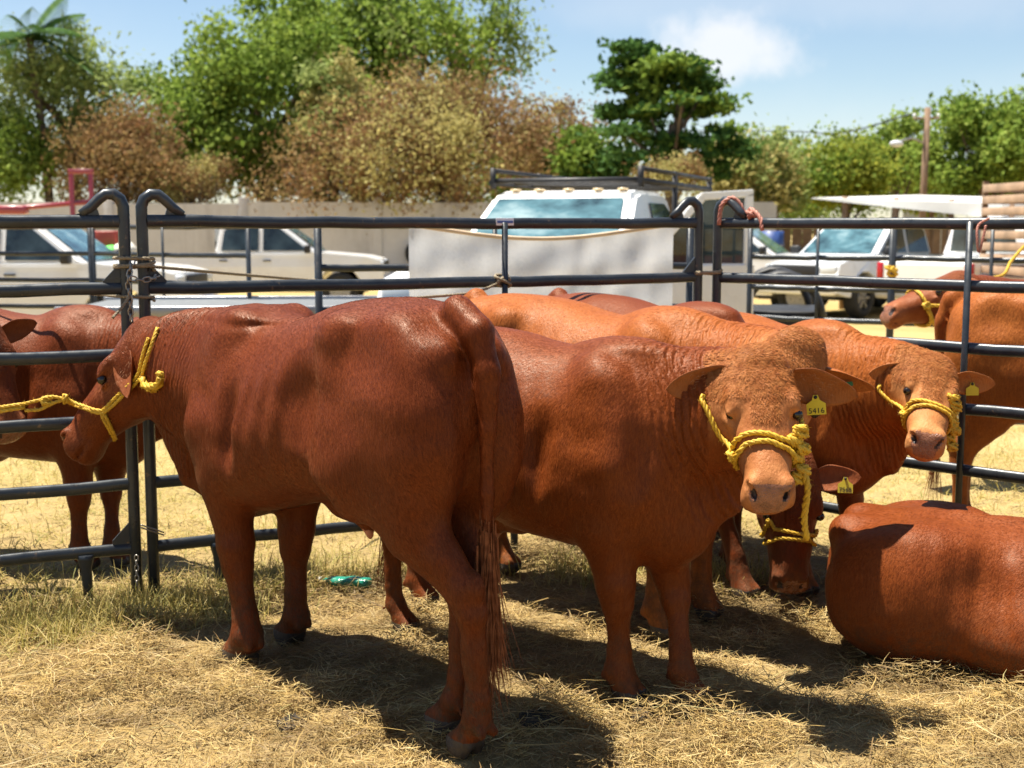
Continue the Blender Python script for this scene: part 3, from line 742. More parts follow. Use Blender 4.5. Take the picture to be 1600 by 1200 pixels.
# tall bull in front, seen from behind its left hip
fA = nrm((-.675, .738))
aHL, aHR = ground(722, 1176), ground(692, 1142)
aFL, aFR = ground(376, 1036), ground(452, 1004)
oA = np.array([-.665, 4.50])
make_cow('A', 'tall dark red bull seen from behind, tail hanging, head at the left rails', oA, fA, 1.0, .0095, COATS[0], 'bulls standing in the pen',
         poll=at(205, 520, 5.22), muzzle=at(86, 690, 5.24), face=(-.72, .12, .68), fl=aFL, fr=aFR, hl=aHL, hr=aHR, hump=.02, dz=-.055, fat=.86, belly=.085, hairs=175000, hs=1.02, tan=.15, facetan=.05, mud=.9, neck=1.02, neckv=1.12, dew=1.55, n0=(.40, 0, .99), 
         earl=dict(axw=(.02, -.50, -.80), facew=(-.55, -.80, .05), L=.18, W=.056, cup=.7, curl=.15, base=(.045, .118, -.075)), earr=dict(axw=(.35, .8, .02), facew=(-.7, .2, .4)), fluff=40, switch=420)
fB = nrm((.78, -.63))
oB = np.array([.12, 4.66])
make_cow('B', 'red bull facing the camera with curly forehead, yellow rope halter and ear tag 5416', oB, fB, .90, .0083, COATS[1], 'bulls standing in the pen',
         poll=at(1192, 568, 4.14), muzzle=at(1207, 780, 3.85), face=(-.06, -.82, .55), fr=ground(985, 1098), fl=ground(1082, 1102), hr=ground(636, 990), hl=ground(668, 948), hump=.04, hs=.97, thick=1.12,
         hairs=130000, tan=.4, facetan=.75, curls=9500, fluff=60, earr=dict(axw=(-1, -.12, -.16), facew=(.12, -.9, -.15), W=.072, L=.25), earl=dict(axw=(1, -.08, -.28), facew=(-.1, -.9, -.35), W=.076, L=.26), fat=1.02)
fC = nrm((.74, -.67))
make_cow('C', 'orange backed bull with grey wrinkled neck standing between the two front bulls and the rails', np.array([.36, 5.42]), fC, .955, .013, COATS[2], 'bulls standing in the pen',
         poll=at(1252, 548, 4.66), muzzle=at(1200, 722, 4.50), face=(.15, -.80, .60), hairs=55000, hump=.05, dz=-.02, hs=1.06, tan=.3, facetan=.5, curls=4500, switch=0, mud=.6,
         earl=dict(axw=(.85, -.1, -.32), facew=(.1, -.5, -.8), L=.2), earr=dict(axw=(-.5, .45, -.75), facew=(0, -.9, .1), L=.15), n1w=at(1165, 590, 4.9))
fD = nrm((.50, -.87))
make_cow('D', 'bull with tan curly face and yellow halter looking over the lying bull', np.array([1.22, 6.02]), fD, .875, .0103, COATS[2], 'bulls standing in the pen',
         poll=at(1462, 568, 5.25), muzzle=at(1448, 700, 4.90), face=(-.08, -.75, .65), hump=.055, hs=.90, hairs=60000, tan=.7, facetan=.65, curls=6500, fluff=30, switch=0,
         earr=dict(axw=(-1, -.05, -.02), facew=(.1, -.9, -.2), W=.066, L=.22), earl=dict(axw=(1, -.05, -.08), facew=(-.1, -.9, -.25), W=.066, L=.22), n1w=at(1405, 600, 5.35))
fE = nrm((.60, -.80))
make_cow('E', 'dark bull with its head lowered to the straw between two standing bulls', np.array([.66, 6.18]), fE, .93, .0145, COATS[0], 'bulls standing in the pen',
         poll=at(1246, 742, 5.30), muzzle=at(1242, 925, 5.22), face=(0.02, -.97, .25), hs=1.0, tan=.25, facetan=.05, switch=0, fr=ground(1165, 936), hump=.04,
         earl=dict(axw=(1, -.1, .08), facew=(.0, -.9, .3), L=.2), earr=dict(axw=(-1, -.1, 0), facew=(0, -.9, .3)), n1w=at(1200, 620, 5.55))
fG = nrm((.89, -.45))
make_cow('G', 'red bull lying on the straw at the right edge with its back to the camera', np.array([2.10, 4.62]), fG, 1.09, .0135, COATS[1], None, lying=True, hairs=90000,
         poll=(3.3, 4.15, .80), muzzle=(3.65, 3.95, .50), face=(.5, -.2, .8), switch=0)
fH = nrm((.93, -.37))
make_cow('H', 'orange bull behind the right rails with its rump turned to the pen', np.array([3.02, 6.36]), fH, .96, .018, COATS[2], 'bulls in the pens behind the rails', hairs=50000,
         poll=(4.15, 5.85, 1.3), muzzle=(4.5, 5.65, 1.0), face=(.6, -.2, .7), switch=120)
make_cow('L', 'dark bull whose head with yellow halter looks left beyond the orange rump', np.array([4.2, 8.5]), nrm((-.97, -.2)), .93, .02, COATS[0], 'bulls in the pens behind the rails',
         poll=at(1484, 428, 8.2), muzzle=at(1398, 466, 8.1), face=(-.5, -.1, .85), switch=0, tan=.5, facetan=.3)
fJ = nrm((.97, -.14))
make_cow('J', 'brown bull standing behind the left rails, its head hidden by the tall bull', np.array([-2.43, 6.22]), fJ, .90, .0165, COATS[0], 'bulls in the pens behind the rails', hairs=50000,
         poll=at(318, 510, 5.95), muzzle=at(420, 620, 5.95), face=(.6, -.1, .75), switch=0, fr=ground(140, 892), fl=ground(192, 886),
         earr=dict(axw=(-.85, -.3, -.05), facew=(.1, -.9, .2)), hump=.06)
make_cow('K', 'bull cut by the left edge with its pale muzzle hanging below the rail', np.array([-3.45, 5.55]), nrm((.95, .25)), .90, .0165, COATS[0], 'bulls in the pens behind the rails', hairs=40000,
         poll=at(-25, 512, 5.62), muzzle=at(34, 698, 5.52), face=(.50, -.52, .62), switch=0, tan=1., facetan=.1, hs=1.02, earr=dict(axw=(-.8, -.5, -.2), facew=(.3, -.8, -.2)))
print('cattle', round(time.time() - T0, 1))
# ================================================================== GROUND AND STRAW
def terrain(x, y):
    P = np.stack([np.asarray(x, float), np.asarray(y, float)], 1)
    near = np.clip((16 - P[:, 1]) / 6, 0, 1)
    return (.014 * vnoise(P * 1.7, 21, 3) + .014 * vnoise(P * 7.5, 22, 2)) * near - .006
def axis(fine, lo, hi, step, far, g=1.22):
    a = list(np.arange(lo, hi, step)); d = step
    while a[-1] < far: d *= g; a.append(a[-1] + d)
    d = step
    while fine and a[0] > -far: d *= g; a.insert(0, a[0] - d)
    return np.array(a)
gx = axis(True, -3.6, 3.6, .05, 900); gy = axis(True, 2.6, 9.0, .05, 1500)
GX, GY = np.meshgrid(gx, gy, indexing='ij'); nx, ny = GX.shape
gz = terrain(GX.ravel(), GY.ravel())
I_ = np.arange(nx * ny).reshape(nx, ny)
GF = np.stack([I_[:-1, :-1], I_[1:, :-1], I_[1:, 1:], I_[:-1, 1:]], -1).reshape(-1, 4)
M = Mat('dry_ground', (.3, .22, .12), .95, 0, .1)
pos = M.n('ShaderNodeNewGeometry').outputs['Position']
n1 = M.noise(.55, 5, .6, vec=pos); n2 = M.noise(5, 6, .7, vec=pos); n3 = M.noise(75, 4, .7, vec=pos, stretch=(1, .5, 1))
col = M.ramp(n2, [(.25, (.13, .09, .042)), (.5, (.30, .215, .095)), (.75, (.44, .32, .145))])
sep = M.n('ShaderNodeSeparateXYZ'); M.l(pos, sep.inputs[0])
farf = M.rng(sep.outputs[1], 5.6, 8.5)
dry = M.ramp(n1, [(.35, (.36, .28, .11)), (.55, (.47, .35, .155)), (.7, (.52, .39, .19))])
col = M.mix(farf, col, dry)
col = M.mix(M.rng(n3, .35, .7, 0, .5), col, (.12, .085, .04))
M.set('Base Color', col); M.set('Normal', M.bump(n3, .6, .02, M.bump(n2, .5, .04)))
go = bpy.data.objects.new('ground', np_mesh('ground', np.stack([GX.ravel(), GY.ravel(), gz], 1), GF, [M.m])); link(go)
tag(go, 'dry trampled ground under straw', kind='structure')

def blade_mat(name, stops, rough=.6, trans=.25):
    M = Mat(name, stops[0][1], rough, 0, .35)
    g = M.n('ShaderNodeNewGeometry'); c = M.ramp(g.outputs['Random Per Island'], stops)
    if name == 'straw': c = M.mix(M.math('MULTIPLY', M.rng(M.noise(2.1, 5, .65), .44, .64), .70), c, (.15, .092, .038))
    M.set('Base Color', c)
    t = M.n('ShaderNodeBsdfTranslucent'); M.l(c, t.inputs['Color']); mx = M.n('ShaderNodeMixShader'); mx.inputs[0].default_value = trans
    M.l(M.b.outputs[0], mx.inputs[1]); M.l(t.outputs[0], mx.inputs[2]); M.l(mx.outputs[0], M.nt.nodes['Material Output'].inputs[0]); return M.m
M_STRAW = blade_mat('straw', [(0, (0.153, 0.095, 0.036)), (.18, (0.306, 0.194, 0.072)), (.45, (0.441, 0.302, 0.099)), (.75, (0.540, 0.387, 0.144)), (.93, (0.612, 0.477, 0.234)), (1, (0.360, 0.324, 0.126))])
M_GRASS = blade_mat('dry_green_grass', [(0, (.24, .24, .055)), (.25, (.36, .31, .085)), (.65, (.50, .39, .125)), (1, (.60, .48, .20))], .6, .35)
def strewn(name, n, fx, wid, ln, tilt, lift, mat, seed, seg=2, bend=.5):
    """loose blades: fx gives (x, y, height of the heap)"""
    rs = np.random.RandomState(seed); x, y, hp_ = fx(rs, n); n = len(x)
    z = terrain(x, y) + .004 + rs.uniform(0, 1, n) ** 1.5 * lift * hp_; az = rs.uniform(0, 6.283, n); el = rs.normal(0, 1, n) * tilt[0] + tilt[1]
    d = np.stack([np.cos(az) * np.cos(el), np.sin(az) * np.cos(el), np.abs(np.sin(el))], 1); L = rs.uniform(ln[0], ln[1], n); w = rs.uniform(wid[0], wid[1], n)
    sd = np.stack([-np.sin(az), np.cos(az), rs.normal(0, .5, n)], 1); sd /= np.linalg.norm(sd, axis=1)[:, None]
    V = np.zeros((n, seg + 1, 2, 3)); p = np.stack([x, y, z], 1); cv = rs.normal(0, bend, n)
    for i in range(seg + 1):
        ww = (w * (1 if i < seg else .35))[:, None]; V[:, i, 0] = p - sd * ww; V[:, i, 1] = p + sd * ww
        p = p + d * (L / seg)[:, None]; d = d + sd * cv[:, None]; d[:, 2] -= rs.uniform(.0, .35, n) * tilt[2]; d /= np.linalg.norm(d, axis=1)[:, None]
    V[..., 2] = np.maximum(V[..., 2], (terrain(x, y) + .002)[:, None, None]); b = np.arange(n)[:, None] * (seg + 1) * 2
    Q = np.concatenate([np.concatenate([b + 2*i, b + 2*i + 1, b + 2*i + 3, b + 2*i + 2], 1) for i in range(seg)])
    o = bpy.data.objects.new(name, np_mesh(name, V.reshape(-1, 3), Q, [mat], False)); link(o); return o
def fan(y0, y1, pw=1.0, mar=.5):
    def f(rs, n):
        y = y0 + (y1 - y0) * rs.uniform(0, 1, n) ** pw; x = rs.uniform(-1, 1, n) * (.415 * y + mar)
        P = np.stack([x, y], 1); h = np.clip(.45 + .9 * vnoise(P * 2.6, 31, 3) + .5 * vnoise(P * 9, 32, 2), .05, 1.6); keep = rs.uniform(0, 1, n) < np.clip(h * 1.1 + .25, 0, 1)
        return x[keep], y[keep], h[keep]
    return f
def right_side(f, line):
    """keep only blades on one side of the rails"""
    def g(rs, n):
        x, y, h = f(rs, n); k = line(x, y); return x[k], y[k], h[k]
    return g
inside = lambda x, y: y < np.interp(x, [-4, -1.55, 1.0, 3.3], [4.9, 5.75, 7.0, 4.9])
outside = lambda x, y: ~inside(x, y)
tag(strewn('straw', 240000, right_side(fan(3.0, 7.2, 1.25), inside), (.0008, .0016), (.025, .09), (.20, .05, .4), .070, M_STRAW, 41), 'golden straw strewn over the pen floor', 'straw', kind='stuff')
tag(strewn('long_straw', 3200, right_side(fan(3.0, 6.8, 1.2), inside), (.0011, .0022), (.10, .26), (.2, .10, .5), .06, M_STRAW, 42, 4, .18), 'long loose straw stalks lying on top of the bedding', 'straw', kind='stuff')
tag(strewn('field_grass', 65000, right_side(fan(5.0, 14, 1.3), outside), (.0014, .0030), (.035, .10), (.5, .45, .8), .03, M_GRASS, 43), 'short yellowed grass behind the rails', 'grass', kind='stuff')
def tufts(rs, n):
    c = np.array([(-2.2, 5.05), (-1.9, 5.0), (-1.6, 5.35), (-1.45, 5.5), (-1.15, 5.75), (-2.0, 5.35), (-1.3, 5.3), (-.9, 5.85), (-1.7, 5.1), (-2.35, 4.75), (.35, 5.9), (1.05, 5.8), (-.4, 5.95)])
    k = rs.randint(0, len(c), n); x = c[k, 0] + rs.normal(0, .15, n); y = c[k, 1] + rs.normal(0, .13, n); return x, y, np.full(n, .3)
tag(strewn('grass_tufts', 9000, tufts, (.0011, .0022), (.05, .15), (.35, .85, .9), .02, M_GRASS, 44, 3, .12), 'green and yellow grass tufts growing along the foot of the rails', 'grass', kind='stuff')

# dung
M_DUNG = simple('dung', (.035, .024, .012), .8, var=.5, scale=30, bump=.8, bscale=70)
for i, (px, py, r) in enumerate([(455, 1125, .05), (842, 1128, .075), (1010, 1118, .06)]):
    p = ground(px, py); rs = np.random.RandomState(60 + i); V = []; Fs = []; nu, nv = 18, 6
    for a in range(nv + 1):
        for b in range(nu):
            t = a / nv; rr = r * math.sin(t * math.pi / 2) * (1 + .18 * math.sin(3 * b * 6.283 / nu + i) + rs.normal(0, .06)); V.append((rr * math.cos(b * 6.283 / nu), rr * math.sin(b * 6.283 / nu) * .8, .035 * math.cos(t * math.pi / 2) * (1 + rs.normal(0, .25)) + rs.normal(0, .002)))
    for a in range(nv):
        for b in range(nu): Fs.append((a * nu + b, (a + 1) * nu + b, (a + 1) * nu + (b + 1) % nu, a * nu + (b + 1) % nu))
    o = MB().add(V, Fs, True).build('dung_pat', M_DUNG, None, (p[0], p[1], terrain([p[0]], [p[1]])[0] + .006))
    tag(o, ['small dark dung pat on lit straw left of the tall bull\'s hind feet', 'dark dung pat right of the tall bull\'s hind feet', 'dung pat just before the curly bull\'s front hooves', 'flat dung pat left of the tall bull\'s front hooves', 'dung pat near the bottom right corner below the lying bull'][i], 'dung', 'dung pats on the straw')
# crushed green bottle
p = ground(543, 918); mb = MB(); rr = [.004, .012, .013, .03, .036, .033, .037, .035, .036, .02]; xx = [-.125, -.12, -.10, -.075, -.05, -.01, .03, .06, .10, .11]
mb.tube([(x, .008 * math.sin(x * 40), 0) for x in xx], [q * .62 for q in rr], 12, True, 1.7)
M_PET = Mat('green_plastic', (.02, .22, .15), .22, 0, .5); M_PET.set('Normal', M_PET.bump(M_PET.noise(25, 3), .6, .02))
bo = mb.build('plastic_bottle', M_PET.m, None, (p[0], p[1], .03), R(-12)); tag(bo, 'crushed green plastic bottle lying on straw under the tall bull', 'bottle')
M_CAP = simple('cap_white', (.6, .6, .55), .5); MB().tube([(-.14, 0, 0), (-.122, 0, 0)], .015, 12).build('cap', M_CAP, bo)
print('ground', round(time.time() - T0, 1))
# ================================================================== RAILS
M_STEEL = Mat('painted_steel', (.030, .035, .042), .32, .25, .5)
_c = M_STEEL.ramp(M_STEEL.noise(5, 5, .7), [(.3, (.022, .026, .032)), (.62, (.040, .047, .055)), (.78, (.075, .075, .072))])
_w = M_STEEL.rng(M_STEEL.noise(28, 6, .75), .61, .70); _c = M_STEEL.mix(_w, _c, (.17, .12, .08))
M_STEEL.set('Base Color', _c); M_STEEL.set('Roughness', M_STEEL.rng(M_STEEL.noise(16, 4), .3, .7, .24, .48)); M_STEEL.set('Normal', M_STEEL.bump(M_STEEL.noise(40, 4), .12, .004)); M_STEEL = M_STEEL.m
RZ = [.235, .52, .805, 1.09, 1.375, 1.66]
def rail_panel(name, label, p0, p1, stiles=(.5,), feet=(.22, .78), arch=(1, 1), group='rail panels of the pen', zs=RZ, r=.027, plates=()):
    p0 = np.array(p0, float); p1 = np.array(p1, float); L = np.linalg.norm(p1 - p0); o = empty(name, (*p0, 0), math.atan2(*(p1 - p0)[::-1])); tag(o, label, 'rail panel', group)
    for x, sg, a in ((0, 1, arch[0]), (L, -1, arch[1])):
        top = zs[-1] + .02
        if a:
            path = [(x, 0, -.02), (x, 0, .4), (x, 0, .9), (x, 0, zs[-1]), (x, 0, top + .04), (x + sg * .012, 0, top + .072), (x + sg * .04, 0, top + .093), (x + sg * .072, 0, top + .092), (x + sg * .10, 0, top + .07), (x + sg * .135, 0, top + .035), (x + sg * .175, 0, top + .008)]
            MB().tube(path, [.0255] * 7 + [.024, .023, .022, .017], 10, True, .85, up=(1, 0, 0)).build('post', M_STEEL, o)
            MB().prism([(x + sg * .098, zs[-1] + .024), (x + sg * .112, top + .052), (x + sg * .15, top + .020), (x + sg * .205, zs[-1] + .024)], -.004, .004).build('gusset', M_STEEL, o)
        else: MB().tube([(x, 0, -.02), (x, 0, .8), (x, 0, top + .03)], .0255, 10, True, .85, up=(1, 0, 0)).build('post', M_STEEL, o)
    for k, z in enumerate(zs):
        n = 15; wb = np.random.RandomState(int(z * 100) + int(abs(p0[0]) * 10)).normal(0, .0022, (n, 2)); MB().tube([(.02 + (L - .04) * i / (n - 1), wb[i, 0], z - .006 * math.sin(math.pi * i / (n - 1)) + wb[i, 1]) for i in range(n)], r, 12, False, .62).build('rail', M_STEEL, o)
    for t in stiles: MB().tube([(L * t, -.019, zs[0]), (L * t, -.019, (zs[0] + zs[-1]) / 2), (L * t, -.019, zs[-1])], .0165, 8, True, .7, up=(1, 0, 0)).build('stile', M_STEEL, o)
    for t in feet:
        x = L * t; MB().tube([(x, 0, zs[0] - .01), (x, 0, zs[0] - .035), (x, 0, zs[0] - .07), (x + .004, 0, .08), (x + .004, 0, -.02)], [.040, .034, .024, .021, .019], 8, True, .7, up=(1, 0, 0)).build('foot', M_STEEL, o)
    for x, z in plates:
        x = x if x >= 0 else L + x; sg = 1 if x < L / 2 else -1
        MB().prism([(x, z - .055), (x, z + .055), (x + sg * .075, z - .024 + .05 * 0), (x + sg * .075, z - .055)], -.006, .006).build('latch_plate', M_STEEL, o)
    return o
P_L0, P_L1 = (-4.42, 4.37), (-1.655, 5.50)
P_M0, P_M1 = (-1.585, 5.525), (.985, 6.80)
P_R0, P_R1 = (1.085, 6.80), (3.30, 4.76)
RL = rail_panel('rail_panel', 'dark steel rail panel along the left edge with an arched post top', P_L0, P_L1, (.30,), (.24, .93), (0, 1), plates=((-.02, 1.43), (-.02, .30)))
RM = rail_panel('rail_panel', 'long dark steel rail panel behind the tall bull with small blue sticker', P_M0, P_M1, (.60,), (.10, .62, .88), (1, 1), plates=((.02, 1.43), (-.02, 1.43)))
RR = rail_panel('rail_panel', 'dark steel rail panel at the right behind the lying bull', P_R0, P_R1, (.455,), (.12, .80), (1, 0), plates=())
# sticker on the middle panel
Lm = math.hypot(P_M1[0] - P_M0[0], P_M1[1] - P_M0[1])
M_WHITE = simple('sticker_white', (.75, .77, .80), .4); M_BLUE = simple('sticker_blue', (.06, .11, .35), .4)
st = MB().box((Lm * .60, -.0195, RZ[-1] + .002), (.095, .003, .036), None, .001).build('sticker', M_WHITE, RM); MB().box((Lm * .60, -.0225, RZ[-1] + .001), (.085, .002, .012)).build('blue_stripe', M_BLUE, st)
# pens further back
def far_panel(label, a, b, **kw): return rail_panel('rail_panel', label, a, b, group='rail panels of pens further back', r=.024, **kw)
far_panel('rail panel holding the white tarpaulin', at(497, 400, 8.5)[:2], at(1078, 400, 9.0)[:2], stiles=(.46,), arch=(0, 0))
far_panel('thin rail panel at the far left before the white van', (-7.9, 14.4), at(141, 400, 13.8)[:2], stiles=(.30, .62), arch=(0, 0))
far_panel('thin rail panel before the rear of the white pickup seen side on', at(146, 400, 13.8)[:2], at(388, 400, 12.6)[:2], stiles=(.48,), arch=(0, 0))
far_panel('thin rail panel before the silver pickup\'s wheels', at(1172, 400, 12.2)[:2], at(1393, 400, 11.4)[:2], stiles=(.5,), arch=(0, 0))
far_panel('thin rail panel beyond the orange bull at the right edge', at(1396, 400, 11.4)[:2], at(1720, 400, 10.4)[:2], stiles=(.5,), arch=(0, 0))

# ================================================================== ROPES, HALTERS, TAGS, CHAIN
def rope_mat(name, stops):
    M = Mat(name, stops[0][1], .55, 0, .4); M.set('Base Color', M.ramp(M.noise(34, 6, .8), stops)); M.set('Normal', M.bump(M.noise(420, 2, .6), .5, .002)); return M.m
M_YROPE = rope_mat('yellow_rope', [(.22, (.22, .12, .015)), (.42, (.50, .29, .020)), (.6, (.66, .42, .035)), (.8, (.74, .56, .14))])
M_BROPE = rope_mat('weathered_rope', [(.25, (.14, .10, .055)), (.6, (.30, .24, .15)), (.8, (.42, .36, .25))])
M_RROPE = rope_mat('faded_red_rope', [(.25, (.30, .10, .07)), (.6, (.50, .22, .16)), (.8, (.52, .40, .30))])
def resample(P, step):
    P = np.array(P, float); d = np.concatenate([[0], np.cumsum(np.linalg.norm(np.diff(P, axis=0), axis=1))]); n = max(3, int(d[-1] / step)); t = np.linspace(0, d[-1], n)
    return np.stack([np.interp(t, d, P[:, i]) for i in range(P.shape[1])], 1)
def curve(P, n=40):
    """Catmull-Rom through the points"""
    P = np.array(P, float); E = np.concatenate([[2 * P[0] - P[1]], P, [2 * P[-1] - P[-2]]]); out = []
    for i in range(len(P) - 1):
        a, b, c, d = E[i:i + 4]
        for t in np.linspace(0, 1, n, endpoint=False): out.append(.5 * ((2 * b) + (-a + c) * t + (2*a - 5*b + 4*c - d) * t*t + (-a + 3*b - 3*c + d) * t**3))
    out.append(P[-1]); return np.array(out)
def rope(mb, path, r, pitch=None, strands=3):
    """laid rope: strands winding round the path"""
    P = resample(path, r * 1.5); Tn = np.gradient(P, axis=0); Tn /= np.linalg.norm(Tn, axis=1)[:, None] + 1e-9; N = None; pitch = pitch or r * 7; Ns = []
    for i in range(len(P)):
        if N is None: a = np.array([0, 0, 1.]) if abs(Tn[i][2]) < .9 else np.array([1., 0, 0]); N = a
        N = N - Tn[i] * (N @ Tn[i]); N = N / (np.linalg.norm(N) + 1e-9); Ns.append(N)
    Ns = np.array(Ns); Bs = np.cross(Tn, Ns); d = np.concatenate([[0], np.cumsum(np.linalg.norm(np.diff(P, axis=0), axis=1))])
    for k in range(strands):
        a = d / pitch * 6.283 + k * 6.283 / strands + .25 * np.sin(d * 61 + k); mb.tube(P + (Ns * np.cos(a)[:, None] + Bs * np.sin(a)[:, None]) * r * .52, r * .56, 6)
    rs = np.random.RandomState(len(P)); n = int(d[-1] / .005)
    if n > 2:      # stray fibres
        k = rs.randint(0, len(P), n); a = rs.uniform(0, 6.283, n)[:, None]; rad = Ns[k] * np.cos(a) + Bs[k] * np.sin(a); f = rad * rs.uniform(.3, 1, (n, 1)) + Tn[k] * rs.normal(0, .9, (n, 1)); f /= np.linalg.norm(f, axis=1)[:, None]
        V, Q = ribbons(P[k] + rad * r * .9, f, np.cross(rad, Tn[k]) + 1e-3, rs.uniform(.006, .016, n), .00035, 2, .2, .1, 3); mb.add(V, Q.tolist(), False)
    return mb
def knot(mb, c, R_, r, seed, turns=4):
    """a lump of rope wound on itself"""
    rs = np.random.RandomState(seed); t = np.linspace(0, turns * 6.283, turns * 14); p = np.stack([np.cos(t) * (1 + .25 * np.sin(t * .37)), np.sin(t * 1.13) * .8, np.sin(t * .61 + rs.rand()) * .9], 1) * R_
    return rope(mb, np.array(c) + p, r)
def halter(key, label, r=.009, xs=.335, double=True, strap=True, lead=None, extra=None, mat=None, name='rope_halter'):
    c = COWS[key]; F, I, s, W = c['F'], c['I'], c['s'], c['W']; hp = I['hp']; mb = MB(); ru = r / s
    for j in range(2 if double else 1):
        ring = []; x = xs + (j - .5) * .034 * (1 if double else 0)
        for a in np.linspace(0, 2 * math.pi, 40): ring.append(hp(x + .010 * math.sin(a * 2 + j) - .02 * math.sin(a), .16 * math.cos(a), -.105 + .17 * math.sin(a)))
        rope(mb, W(F.snap(resample(ring, .01), ru * .9, 12)), r)
    if strap:
        for sd in (1, -1):
            pts = [hp(xs, sd * .11, -.10), hp(xs - .10, sd * .14, -.14), hp(.13, sd * .16, -.18), hp(.02, sd * .17, -.23), hp(-.05, sd * .15, -.25), hp(-.10, sd * .08, -.22), hp(-.12, 0, -.20)]
            rope(mb, W(F.snap(resample(curve(pts, 12), .012), ru * .9, 12)), r)
            pts = [hp(xs, sd * .10, -.12), hp(xs - .03, sd * .10, -.20), hp(xs - .07, sd * .04, -.30)]
            rope(mb, W(F.snap(resample(curve(pts, 10), .012), ru * .9, 12)), r)
            knot(mb, W(F.snap([hp(xs, sd * .11, -.10)], ru * 1.2)[0]), r * 1.6, r * .8, 3 + sd, 3)
    if extra: extra(mb, c, r)
    p0 = W(hp(xs, 0, -.1)); o = mb.build(name, mat or M_YROPE); return tag(o, label, 'halter', 'yellow rope halters')
# tall bull: halter with a thick knot behind the ear and the lead running to the left
mb = MB(); r = .0085
for pxs in ([(246, 512), (240, 530), (233, 550), (226, 570), (222, 586)], [(232, 528), (225, 548), (220, 568), (216, 584), (205, 598), (190, 612), (172, 630), (160, 642)], [(222, 588), (208, 603), (194, 616), (177, 633), (162, 645)],
            [(160, 642), (146, 640), (130, 634), (115, 629), (103, 622)], [(162, 646), (148, 644), (132, 638), (116, 633), (104, 627)], [(160, 642), (167, 655), (175, 672), (181, 686)], [(157, 643), (162, 656), (170, 670), (179, 688)]):
    rope(mb, curve(hit('A', pxs, r), 8), r * .92)
h = hit('A', [(222, 590), (226, 602), (238, 606), (249, 600), (252, 590)], .016); rope(mb, curve(h, 8), r * 1.9); h2 = h + np.array([0, -.018, .004]); rope(mb, curve(h2[1:], 8), r * 1.5); knot(mb, h[2], .014, r * 1.1, 9, 3); knot(mb, h[4] + np.array([.0, -.01, .012]), .010, r * .9, 19, 3)
nb = hit('A', [(103, 624)], .004)[0]; rope(mb, curve([nb + np.array([0, 0, .02]), nb + np.array([-.004, -.004, 0]), nb + np.array([0, .0, -.016])], 6), r * 1.5)
for dz in (.0, -.028):
    pts = [nb, nb + np.array([-.055, -.01, .012 + dz]), nb + np.array([-.10, -.015, .0 + dz * 1.4]), nb + np.array([-.16, -.02, -.015 + dz])]; rope(mb, curve(pts, 10), r * .9)
knot(mb, nb + np.array([-.075, -.012, -.005]), .016, r, 29, 3)
e = nb + np.array([-.16, -.02, -.03]); rope(mb, curve([e, e + np.array([-.15, -.03, -.02]), e + np.array([-.40, -.10, -.045]), np.array([-2.75, 4.98, RZ[3] - .06])], 10), r); rope(mb, curve([e + np.array([0, 0, .014]), e + np.array([-.15, -.03, -.004]), e + np.array([-.40, -.10, -.03]), np.array([-2.75, 4.98, RZ[3] - .045])], 10), r)
tag(mb.build('rope_halter', M_YROPE), 'yellow rope halter on the tall bull with its lead running left', 'halter', 'yellow rope halters')
def exB(mb, c, r):
    F, I, W, s = c['F'], c['I'], c['W'], c['s']; hp = I['hp']
    a = W(F.snap([hp(.34, .12, -.10)], .012)[0])
    for i, (dx, dz) in enumerate([(.0, 0), (.02, .03), (-.005, .055), (.022, -.04), (.005, -.065), (.012, .085)]): knot(mb, a + np.array([dx, -.015, dz]), .017, r * .95, 40 + i, 4)
    rope(mb, curve([a + np.array([.02, -.02, -.03]), a + np.array([.035, -.025, -.10]), a + np.array([.03, -.01, -.19]), a + np.array([.045, .01, -.27])], 10), r * 1.25)
halter('B', 'doubled yellow rope halter across the nose of the curly bull with tag 5416', .0095, .335, True, True, None, exB)
def exD(mb, c, r):
    F, I, W, s = c['F'], c['I'], c['W'], c['s']; hp = I['hp']
    a = W(F.snap([hp(.26, .15, -.15)], .012)[0])
    for i in range(7): knot(mb, a + np.array([.012 * math.sin(i * 2.1), -.01, .10 - i * .033]), .019, r * .95, 60 + i, 4)
halter('D', 'yellow rope halter with thick knotted cheek on the tan faced bull', .0085, .315, True, True, None, exD)
halter('E', 'yellow rope noseband on the bull with lowered head', .009, .30, True, False)
halter('L', 'yellow halter on the head beyond the orange rump', .012, .30, False, True)

